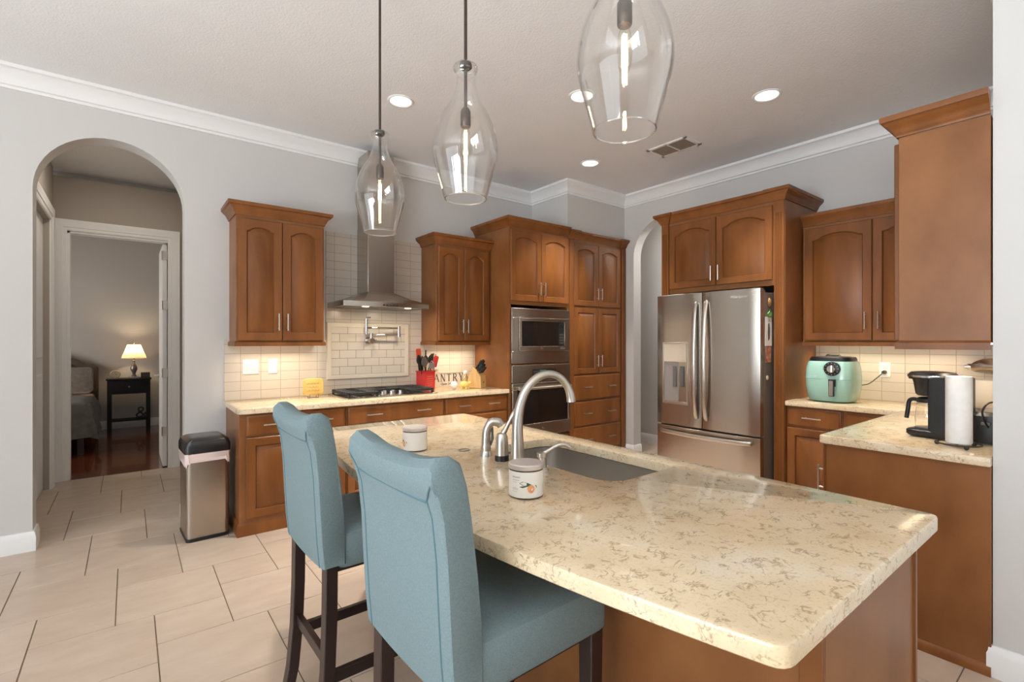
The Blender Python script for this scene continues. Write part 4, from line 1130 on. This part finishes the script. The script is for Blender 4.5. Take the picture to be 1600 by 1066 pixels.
bm = newbm(); lathe(bm, [(.056, -.150), (.056, -.166), (.050, -.170), (0, -.170)], 30, (.045, 0, .268), 'y'); dl_ = obj('dial_plate', bm, BLACKP, af)
bm = newbm(); lathe(bm, [(.030, -.170), (.030, -.186), (.026, -.190), (0, -.190)], 24, (.045, 0, .268), 'y'); box(bm, .040, .050, -.197, -.188, .242, .294); obj('dial', bm, CHROME, dl_)
bm = newbm()
for k in range(12): a = 2 * PI * k / 12; box(bm, .045 + .045 * math.cos(a) - .002, .045 + .045 * math.cos(a) + .002, -.1712, -.170, .268 + .045 * math.sin(a) - .002, .268 + .045 * math.sin(a) + .002)
obj('tick_mark', bm, WHITEP, dl_)
bm = newbm(); tube(bm, [(-.172, -.075, .185), (-.15, -.139, .185), (-.1, -.158, .185), (.1, -.158, .185), (.15, -.139, .185), (.172, -.075, .185)], .0018, 6); obj('drawer_seam', bm, mat('seam_green', (.2, .36, .3), .5), af)
bm = newbm(); box(bm, .022, .072, -.172, -.155, .13, .186); box(bm, .030, .066, -.192, -.172, .055, .18); hb = obj('drawer_handle', bm, BLACKP, af, .004)
bm = newbm(); box(bm, .034, .062, -.1945, -.192, .06, .175); obj('handle_face', bm, NICKEL, hb, .002)
obj('lettering', text_bm('DASH', .02, .0006, rot=UPRIGHT, loc=(-.085, -.1655, .20)), mat('pale_print', (.6, .75, .68), .4), afb)
bm = newbm(); tube(bm, spline([(4.62, 1.41, 1.05), (4.66, 1.36, 1.045), (4.72, 1.33, 1.06), (4.77, 1.29, 1.11), (4.80, 1.265, 1.142), (4.825, 1.262, 1.148)], 6), .004, 8); cd = obj('power_cord', bm, BLACKP); tag(cd, 'black power cord running from air fryer to outlet', 'cord')
bm = newbm(); tube(bm, [(4.800, 1.264, 1.146), (4.835, 1.262, 1.147)], [.013, .016], 12); obj('plug', bm, BLACKP, cd)

cm = thing('coffee_maker', 'black drip coffee maker facing the air fryer counter', 'coffee maker', (3.20, .635, .915), PI - .22)
# local: -y is towards the kitchen (+Y world)
bm = newbm(); L = []
for z, ins in ((.006, .006), (.014, 0), (.034, 0), (.040, .008)): L.append([(x, y, z) for x, y in rrect(-.09 + ins, .09 - ins, -.085 + ins, .14 - ins, .03, 4)])
loft(bm, L); obj('base', bm, BLACKP, cm)
bm = newbm(); lathe(bm, [(.05, .040), (.05, .044), (0, .044)], 26, (0, -.025, 0)); obj('hot_plate', bm, GREY, cm)
bm = newbm(); L = []
for z in (.03, .30): L.append([(x, y, z) for x, y in rrect(-.09, .09, .01, .14, .025, 4)])
L.append([(x, y, .306) for x, y in rrect(-.084, .084, .016, .134, .022, 4)]); loft(bm, L); col_ = obj('column', bm, mat('slate_plastic', (.022, .026, .03), .32), cm)
bm = newbm()
for z in (.235, .205, .055, .035): lathe(bm, [(.006, .0905), (.006, .094), (.0, .094)], 12, (0, .105, z), 'x')
obj('chrome_screw', bm, CHROME, col_)
bm = newbm(); lathe(bm, [(.038, .205), (.046, .215), (.054, .27), (.058, .285), (.060, .29)], 28, (0, -.025, 0)); obj('brew_basket', bm, BLACKP, cm)
bm = newbm(); L = []
for z, k_ in ((.290, .082), (.312, .085), (.325, .075), (.330, .04)): L.append([(k_ * math.cos(a), .0 + k_ * 1.2 * math.sin(a), z) for a in [2 * PI * k / 32 for k in range(32)]])
loft(bm, L); lid_ = obj('lid', bm, BLACKP, cm)
bm = newbm(); lathe(bm, [(.078, .296), (.0875, .300), (.0875, .310), (.08, .312)], 32, (0, .0, 0), cap=False, sy=1.2); obj('lid_band', bm, mat('band_silver', (.7, .68, .66), .2, 1), cm)
bm = newbm(); lathe(bm, [(0, .046), (.046, .046), (.050, .06), (.052, .10), (.046, .15), (.040, .175), (.042, .185)], 28, (0, -.022, 0)); cf = obj('carafe', bm, glass_mat('carafe_glass', (.985, .98, .97), .04, .5, 3.5), cm)
bm = newbm(); tube(bm, spline([(.0, -.058, .178), (.0, -.085, .182), (.0, -.103, .168), (.0, -.109, .125), (.0, -.116, .08)], 6), .010, 10); lathe(bm, [(.044, .170), (.046, .19), (.03, .198), (0, .2)], 26, (0, -.022, 0)); obj('carafe_handle', bm, BLACKP, cf)

th = thing('paper_towel_holder', 'black wire paper towel holder with ball feet', 'towel holder', (2.98, .50, .915), 0)
bm = newbm(); R = .078
tube(bm, [(R * math.cos(a), R * math.sin(a), .016) for a in [2 * PI * k / 28 for k in range(29)]], .0035, 8, False)
tube(bm, [(-R, 0, .016), (R, 0, .016)], .0035, 8); tube(bm, [(0, 0, .016), (0, 0, .322)], .005, 8); obj('frame', bm, BLACKM, th)
for a in (-2.0, .1, 2.2): 
    bm = newbm(); c_ = (R * math.cos(a - .65), R * math.sin(a - .65), .010); lathe(bm, [(0, -.010), (.007, -.007), (.0105, 0), (.007, .008), (0, .0105)], 12, c_); obj('foot', bm, BLACKM, th)
bm = newbm(); lathe(bm, [(.014, .019), (.045, .019), (.047, .024), (.047, .318), (.045, .322), (.014, .322)], 36, (2.98, .50, .915)); bmesh.ops.create_cube  # roll with open core
tag(obj('paper_towel_roll', bm, noisy(mat('paper_towel', (.83, .81, .79), .9), (.80, .78, .76), (.85, .83, .81), 30, bump=.3)), 'white paper towel roll on a black wire holder', 'paper towel')

ts = thing('toaster', 'black toaster between paper towels and the near wall', 'toaster', (3.245, .428, .915), 0)
bm = newbm(); L = []
for z, ins in ((.008, .004), (.02, 0), (.135, 0), (.15, .012)): L.append([(x, y, z) for x, y in rrect(-.135 + ins, .135 - ins, -.052 + ins, .052 - ins, .02, 4)])
loft(bm, L); obj('body', bm, BLACKP, ts)
bm = newbm(); box(bm, -.1, .1, -.02, .02, .149, .152); obj('slot', bm, GREY, ts)
bm = newbm(); box(bm, -.15, -.134, -.016, .016, .095, .108); obj('lever', bm, GREY, ts, .002)
for x in (-.1, .1): bm = newbm(); box(bm, x - .01, x + .01, -.04, .04, 0, .009); obj('foot', bm, BLACKP, ts)
bm = newbm(); tube(bm, spline([(3.10, .39, 1.12), (3.07, .415, 1.115), (3.055, .432, 1.08), (3.07, .43, 1.04), (3.105, .42, 1.0)], 6), .004, 8)
tag(obj('power_cord', bm, BLACKP), 'black cord looping down to the toaster beside the near wall', 'cord')

mx = thing('stand_mixer', 'bronze-silver stand mixer with glass bowl in the far corner', 'stand mixer', (4.33, .52, .915), PI)
SILV = mat('bronze_silver', (.50, .43, .36), .22, .9)
bm = newbm(); L = []
for z, ins in ((0, .0), (.03, 0), (.04, .01)): L.append([(x, y, z) for x, y in rrect(-.09 + ins, .09 - ins, -.16 + ins, .13 - ins, .06, 4)])
loft(bm, L); obj('base', bm, SILV, mx)
bm = newbm(); L = []
for z, r1_, y in ((.035, .062, .085), (.12, .05, .08), (.24, .055, .075), (.29, .05, .07)): L.append([(r1_ * math.cos(a), y + r1_ * .8 * math.sin(a), z) for a in [2 * PI * k / 20 for k in range(20)]])
loft(bm, L); obj('pedestal', bm, SILV, mx)
bm = newbm(); L = []
for y, r1_, zc in ((.135, .02, .315), (.12, .055, .315), (.06, .068, .318), (-.03, .066, .322), (-.09, .055, .322), (-.13, .040, .318), (-.145, .026, .315)): L.append([(r1_ * math.cos(a), y, zc + r1_ * .85 * math.sin(a)) for a in [2 * PI * k / 20 for k in range(20)]])
loft(bm, L); mh = obj('motor_head', bm, SILV, mx)
bm = newbm(); tube(bm, [(0, -.143, .315), (0, -.165, .315)], .021, 14); tube(bm, [(0, -.165, .315), (0, -.178, .315)], .012, 12); obj('hub_cap', bm, CHROME, mh)
bm = newbm(); lathe(bm, [(.05, .042), (.075, .06), (.095, .11), (.102, .17), (.103, .235), (.099, .235), (.098, .17), (.09, .11), (.07, .065), (0, .055)], 32, (0, -.06, 0)); obj('glass_bowl', bm, mat('frosted_bowl', (.85, .82, .76), .2), mx)

# trash can
tc_ = thing('trash_can', 'slim stainless trash can with a black lid beside the arch', 'trash can', (.435, 4.205, 0), math.radians(3))
bm = newbm(); L = []
for z, ins in ((0, .004), (.025, .0)): L.append([(x, y, z) for x, y in rrect(-.135 + ins, .135 - ins, -.165 + ins, .165 - ins, .03, 5)])
loft(bm, L); obj('base', bm, BLACKP, tc_)
bm = newbm(); L = [[(x, y, z) for x, y in rrect(-.131, .131, -.161, .161, .03, 6)] for z in (.025, .595)]
loft(bm, L); obj('body', bm, STEELV, tc_)
bm = newbm(); L = []
rp = rrect(-.1325, .1325, -.1625, .1625, .03, 8); n_ = len(rp)
for kk, (z, o_) in enumerate(((.535, .004), (.555, .007), (.58, .006), (.612, .008), (.618, .004))):
    L.append([(x * (1 + o_ / .14) + .0025 * math.sin(i * 2.3 + kk * 1.7), y * (1 + o_ / .17) + .0025 * math.cos(i * 1.9 + kk), z + (.014 * math.sin(i * .55) + .008 * math.sin(i * 1.7) if kk < 2 else 0)) for i, (x, y) in enumerate(rp)])
loft(bm, L, False, False); obj('bin_liner', bm, mat('bag_film', (.80, .66, .62), .35, coat=.3), tc_)
bm = newbm(); L = []
for z, ins in ((.605, .002), (.612, -.006), (.665, -.006), (.695, .004), (.712, .03), (.718, .07)): L.append([(x, y, z) for x, y in rrect(-.135 + ins, .135 - ins, -.165 + ins, .165 - ins, .035, 6)])
loft(bm, L); ld = obj('lid', bm, mat('lid_black', (.018, .016, .015), .22), tc_)
bm = newbm(); cyl(bm, (.0, -.085, .7125), .016, .003, 16); obj('sensor', bm, GREY, ld)

# ------------------------------------------------------------------ bedroom furniture
bd = thing('bed', 'bed with a brown curved headboard and grey quilt', 'bed', (-1.17, 10.08, 0), 0)
hp = [(-.8, 0), (.8, 0), (.8, 1.0), (.74, 1.04), (.66, 1.05)]
for k in range(1, 12): a = k / 12; hp.append((.66 - 1.32 * a, 1.05 + .21 * math.sin(PI * a) ** .8))
hp += [(-.66, 1.05), (-.74, 1.04), (-.8, 1.0)]
bm = newbm(); prism(bm, hp, 'y', -.12, 0); obj('headboard', bm, noisy(mat('brown_velvet', (.17, .10, .065), .8, sheen=.3), (.085, .055, .04), (.115, .075, .055), 8), bd, .025, 3)
bm = newbm(); prism(bm, [(x * .86, .1 + (z - .1) * .93) for x, z in hp], 'y', -.15, -.12); obj('headboard_panel', bm, mat('brown_velvet_inner', (.09, .058, .042), .85), bd, .012)
bm = newbm(); box(bm, -.77, .77, -2.08, -.15, .20, .34); obj('frame', bm, mat('grey_brown_frame', (.10, .07, .05), .6), bd, .01)
for x in (-.7, .7):
    for y in (-2.0, -.3): bm = newbm(); box(bm, x - .03, x + .03, y - .03, y + .03, 0, .2); obj('leg', bm, DARKWOOD, bd)
bm = newbm(); box(bm, -.76, .76, -2.06, -.15, .34, .60); obj('mattress', bm, mat('blush_sheet', (.55, .42, .35), .8), bd, .04, 3)
QL = noisy(mat('grey_quilt', (.13, .12, .115), .85), (.115, .108, .103), (.16, .15, .14), 14, bump=.5)
bm = newbm(); L = []; qx, q0, q1 = .79, -2.09, -.98
def quilt_ring(grow, z, wave):
    out = []
    for i, (x, y) in enumerate(rrect(-qx - grow, qx + grow, q0 - grow, q1, .07, 6)): out.append((x, y, z))
    P_ = []
    for k in range(len(out)):
        a_, b_ = Vector(out[k]), Vector(out[(k + 1) % len(out)]); m_ = max(1, int((b_ - a_).length / .09))
        P_ += [a_.lerp(b_, q / m_) for q in range(m_)]
    return P_
base_ = quilt_ring(0, 0, 0); nq = len(base_)
for grow, z, wv in ((.07, .20, .035), (.045, .38, .022), (.02, .54, .008), (0, .615, 0), (-.03, .640, 0), (-.12, .650, 0)):
    l = []
    for k, p_ in enumerate(base_):
        fx = p_.x / qx; head = max(0, min(1, (p_.y - (q1 - .10)) / .10)); zz = z + (max(.615, z) - z) * head
        wob = wv * math.sin(k * .9) * (1 - head)
        fy = 1 if p_.y < q0 + .1 else 0
        l.append((p_.x * (1 + grow / qx + wob), p_.y + (-(grow + wob) * fy if grow > 0 else (-grow) * (1 if p_.y < -1.4 else -1) * (abs(p_.y + 1.4) / .69)), zz + .02 * math.sin(k * .55) * (1 if z < .3 else 0) * (1 - head)))
    L.append(l)
loft(bm, L, False, True); obj('quilt', bm, QL, bd)
tag(thing('pillow', '', '', (-.72, 9.78, .62), 0), 'grey patterned pillow leaning on the headboard', 'pillow')
pw_ = [o for o in C.objects if o.name.startswith('pillow')][-1]
bm = newbm(); L = []
for k in range(9):
    tt = k / 8; q_ = math.sin(PI * tt) ** .5; L.append([(x * (1 - .06 * (1 - q_)), -.12 + .16 * z + (.075 * q_ + .006) * (-1 if k < 0 else 0) + (tt - .5) * .15 * (.25 + .75 * (1 - (abs(x) / .32) ** 4) * (1 - (abs(z - .2) / .22) ** 4)), z) for x, z in rrect(-.30, .30, .01, .39, .05, 4)])
loft(bm, L); obj('cover', bm, noisy(mat('pillow_grey', (.26, .22, .19), .85), (.22, .19, .165), (.31, .27, .235), 20), pw_)

ns = thing('nightstand', 'dark slim nightstand table under the bedroom lamp', 'nightstand', (.005, 9.80, 0), 0)
NSM = mat('black_brown', (.007, .005, .0045), .45, spec=.25)
bm = newbm(); box(bm, -.28, .28, -.17, .17, .80, .82); obj('top', bm, NSM, ns, .003)
bm = newbm(); box(bm, -.262, .262, -.155, .16, .585, .80); obj('apron', bm, NSM, ns)
bm = newbm(); box(bm, -.21, .21, -.165, -.155, .62, .77); dw = obj('drawer', bm, NSM, ns, .003)
bm = newbm(); cyl(bm, (0, -.165, .695), .012, -.018, 12, 'y'); obj('knob', bm, GREY, dw)
for x in (-.265, .215):
    for y in (-.165, .115): bm = newbm(); box(bm, x, x + .05, y, y + .05, 0, .80); obj('leg', bm, NSM, ns)
bm = newbm(); box(bm, -.25, .25, -.14, .14, .16, .18); obj('shelf', bm, NSM, ns)

lp = thing('table_lamp', 'lit table lamp with pleated cream shade on the nightstand', 'lamp', (.065, 9.80, .82), 0)
PEW = mat('pewter', (.25, .22, .2), .35, .8)
bm = newbm(); box(bm, -.075, .075, -.075, .075, 0, .022); obj('base', bm, PEW, lp, .004)
bm = newbm(); lathe(bm, [(.035, .022), (.03, .045), (.018, .06), (.026, .09), (.042, .13), (.045, .16), (.03, .205), (.016, .235), (.014, .26), (.022, .275), (.012, .285), (.012, .34)], 20); obj('stem', bm, PEW, lp)
sh = bpy.data.materials.new('shade_cloth'); sh.use_nodes = True; t = sh.node_tree; t.nodes.clear()
o1 = t.nodes.new('ShaderNodeOutputMaterial'); mxs = t.nodes.new('ShaderNodeMixShader'); mxs.inputs[0].default_value = .55
df = N(t, 'ShaderNodeBsdfDiffuse'); df.inputs[0].default_value = (.72, .60, .44, 1); tl = N(t, 'ShaderNodeBsdfTranslucent'); tl.inputs[0].default_value = (.85, .66, .42, 1)
t.links.new(df.outputs[0], mxs.inputs[1]); t.links.new(tl.outputs[0], mxs.inputs[2]); t.links.new(mxs.outputs[0], o1.inputs[0])
bm = newbm(); L = []
for z, r_ in ((.315, .158), (.36, .145), (.43, .115), (.525, .083)): L.append([((r_ + (.003 if j % 2 else 0)) * math.cos(2 * PI * j / 48), (r_ + (.003 if j % 2 else 0)) * math.sin(2 * PI * j / 48), z) for j in range(48)])
loft(bm, L, False, False); obj('lamp_shade', bm, sh, lp)
bm = newbm(); lathe(bm, [(0, .36), (.02, .37), (.03, .40), (.02, .435), (0, .44)], 14); obj('bulb', bm, mat('lamp_bulb', (1, .9, .7), .4, emit=(1, .72, .4), es=14), lp)
bm = newbm(); tube(bm, [(-.08, 0, .523), (.08, 0, .523)], .002, 6); tube(bm, [(0, 0, .44), (0, 0, .545)], .003, 6); lathe(bm, [(0, .54), (.008, .55), (0, .562)], 10); obj('harp', bm, PEW, lp)
pl = bpy.data.lights.new('lamp_glow', 'POINT'); pl.energy = 9; pl.color = (1, .74, .44); pl.shadow_soft_size = .035
plo = bpy.data.objects.new('lamp_glow', pl); C.objects.link(plo); plo.parent = lp; plo.location = (0, 0, .46)

ckk = thing('round_clock', 'small round pale clock beside the bedroom lamp', 'clock', (-.165, 9.80, .82), math.radians(-8))
bm = newbm(); lathe(bm, [(.062, -.014), (.066, -.01), (.066, .014), (0, .014)], 28, (0, 0, .068), 'y'); lathe(bm, [(.062, -.014), (.057, -.016), (.055, -.008)], 28, (0, 0, .068), 'y', cap=False); obj('rim', bm, mat('pale_gold', (.5, .42, .30), .4, .4), ckk)
bm = newbm(); cyl(bm, (0, -.009, .068), .055, -.003, 26, 'y'); fc = obj('face', bm, mat('clock_face', (.62, .56, .46), .5), ckk)
bm = newbm(); tube(bm, [(0, -.0135, .068), (.0, -.0135, .108)], .0018, 5); tube(bm, [(0, -.0135, .068), (.026, -.0135, .06)], .0022, 5); obj('hand', bm, BLACKM, fc)
bm = newbm(); box(bm, -.03, .03, -.012, .016, 0, .008); obj('foot', bm, PEW, ckk)
bm = newbm(); box(bm, .15, .27, 9.765, 9.83, .82, .905); tag(obj('desk_box', bm, mat('dark_brown_box', (.05, .032, .022), .45), None, .006), 'small dark brown box clock beside the lamp base', 'box clock')
am = text_bm('&', .26, .016, rot=UPRIGHT, loc=(.16, 9.83, .182)); tag(obj('ampersand', am, mat('dark_letter', (.03, .022, .018), .5)), 'dark ampersand ornament on the nightstand lower shelf', 'ornament')


# ------------------------------------------------------------------ pendants, ceiling cans, vent
BRONZE = mat('dark_bronze', (.075, .055, .045), .4, .8)
FIL = mat('warm_filament', (1, .8, .5), .4, emit=(1, .82, .5), es=60)


def pendant(loc, label):
    r = thing('pendant_light', label, 'pendant light', loc, 0, 'glass pendants over the island')
    top = H - loc[2]
    bm = newbm(); lathe(bm, [(.065, top), (.065, top - .012), (.055, top - .024), (.012, top - .030)], 24); obj('ceiling_canopy', bm, BRONZE, r)
    bm = newbm(); tube(bm, [(0, 0, top - .028), (0, 0, .335)], .0062, 10); obj('rod', bm, BRONZE, r)
    bm = newbm(); lathe(bm, [(.0, .508), (.022, .506), (.024, .498), (.024, .490), (.012, .480), (.0, .478)], 20); obj('cap', bm, BRONZE, r)
    pr_ = [(.080, 0), (.092, .045), (.104, .09), (.115, .13), (.121, .165), (.121, .20), (.114, .24), (.101, .28), (.084, .315), (.066, .345), (.050, .375), (.041, .405), (.0365, .435), (.0375, .46), (.043, .472), (.0465, .482), (.0455, .492), (.038, .500), (.024, .503)]
    P = spline([(a, 0, b) for a, b in pr_], 3); outer = [(p.x, p.z) for p in P]; inner = [(max(p.x - .0028, .005), p.z) for p in P]
    bm = newbm(); lathe(bm, outer + inner[::-1] + [outer[0]], 48, cap=False); bmesh.ops.remove_doubles(bm, verts=bm.verts, dist=1e-6); gs_ = obj('glass_shade', bm, GLASS, r)
    bm = newbm(); lathe(bm, [(.0772 + .0024 * math.cos(a), .0005 + .0024 * math.sin(a)) for a in [2 * PI * k / 8 for k in range(9)]], 48, cap=False); obj('rim', bm, RIMG, gs_)
    bm = newbm(); lathe(bm, [(.0, .34), (.012, .338), (.019, .325), (.019, .272), (.017, .268), (0, .268)], 20); obj('socket', bm, BRONZE, r)
    bm = newbm(); lathe(bm, [(.012, .268), (.013, .255), (.018, .235), (.0195, .20), (.016, .165), (.008, .145), (0, .142)], 20, cap=False); bl = obj('bulb', bm, glass_mat('bulb_glass', (1, .97, .9), .04, .5, 3), r)
    bm = newbm()
    for k in range(4): a = PI / 2 * k + .3; tube(bm, [(.007 * math.cos(a), .007 * math.sin(a), .165), (.005 * math.cos(a), .005 * math.sin(a), .245)], .0021, 6)
    obj('filament', bm, FIL, bl)
    return r


pd = pendant((.995, .805, 1.932), 'largest-looking glass pendant cut off by the picture top')
pd['label'] = 'clear glass pendant above the near island corner, its neck out of view'
copy_tree(pd, (.99, 1.545, 1.928), 0, 'clear glass pendant between the other two over the island')
copy_tree(pd, (.985, 2.325, 1.938), 0, 'clear glass pendant in front of the range hood chimney')

CANM = mat('lit_lens', (1, .97, .9), .5, emit=(1, .95, .86), es=2.2)


def can(loc, label):
    r = thing('recessed_light', label, 'ceiling light', (*loc, H), 0, 'recessed ceiling lights')
    bm = newbm(); lathe(bm, [(.098, 0), (.098, -.004), (.088, -.008), (.078, -.004), (.078, 0)], 32, cap=False); obj('trim_ring', bm, TRIM, r)
    bm = newbm(); lathe(bm, [(.078, -.002), (0, -.002)], 28, cap=False); obj('lens', bm, CANM, r)
    area('can_light', (0, 0, -.012), (0, 0, 0), .14, .14, 19, (1, .95, .88), r, 'DISK', math.radians(80))
    return r


c0 = can((1.592, 3.376), 'round recessed light in front of the hood chimney')
copy_tree(c0, (2.598, 2.492, H), 0, 'round recessed light seen through the edge of the near glass pendant')
copy_tree(c0, (3.649, 1.657, H), 0, 'round recessed light in front of the tall cabinet by the near wall')
copy_tree(c0, (3.641, 3.379, H), 0, 'round recessed light in front of the pantry soffit')

vt = thing('ceiling_vent', 'white ceiling air vent with two louvred halves', 'vent', (3.94, 2.625, H), 0)
bm = newbm(); vw, vl = .13, .205
for q in ((-vw, vw, -vl, -vl + .03), (-vw, vw, vl - .03, vl), (-vw, -vw + .03, -vl, vl), (vw - .03, vw, -vl, vl), (-vw, vw, -.008, .008)): box(bm, q[0], q[1], q[2], q[3], -.010, 0)
obj('frame', bm, WHITEP, vt, .002)
bm = newbm()
for k in range(9):
    x = -vw + .04 + k * .0225; prism(bm, [(x - .006, -.001), (x + .008, -.010), (x + .010, -.008), (x - .004, .0)], 'y', -vl + .02, vl - .02)
obj('louvre', bm, mat('vent_slat', (.17, .14, .115), .5), vt)
bm = newbm(); box(bm, -vw + .02, vw - .02, -vl + .02, vl - .02, -.0015, -.0005); obj('backing', bm, mat('vent_dark', (.03, .025, .02), .8), vt)
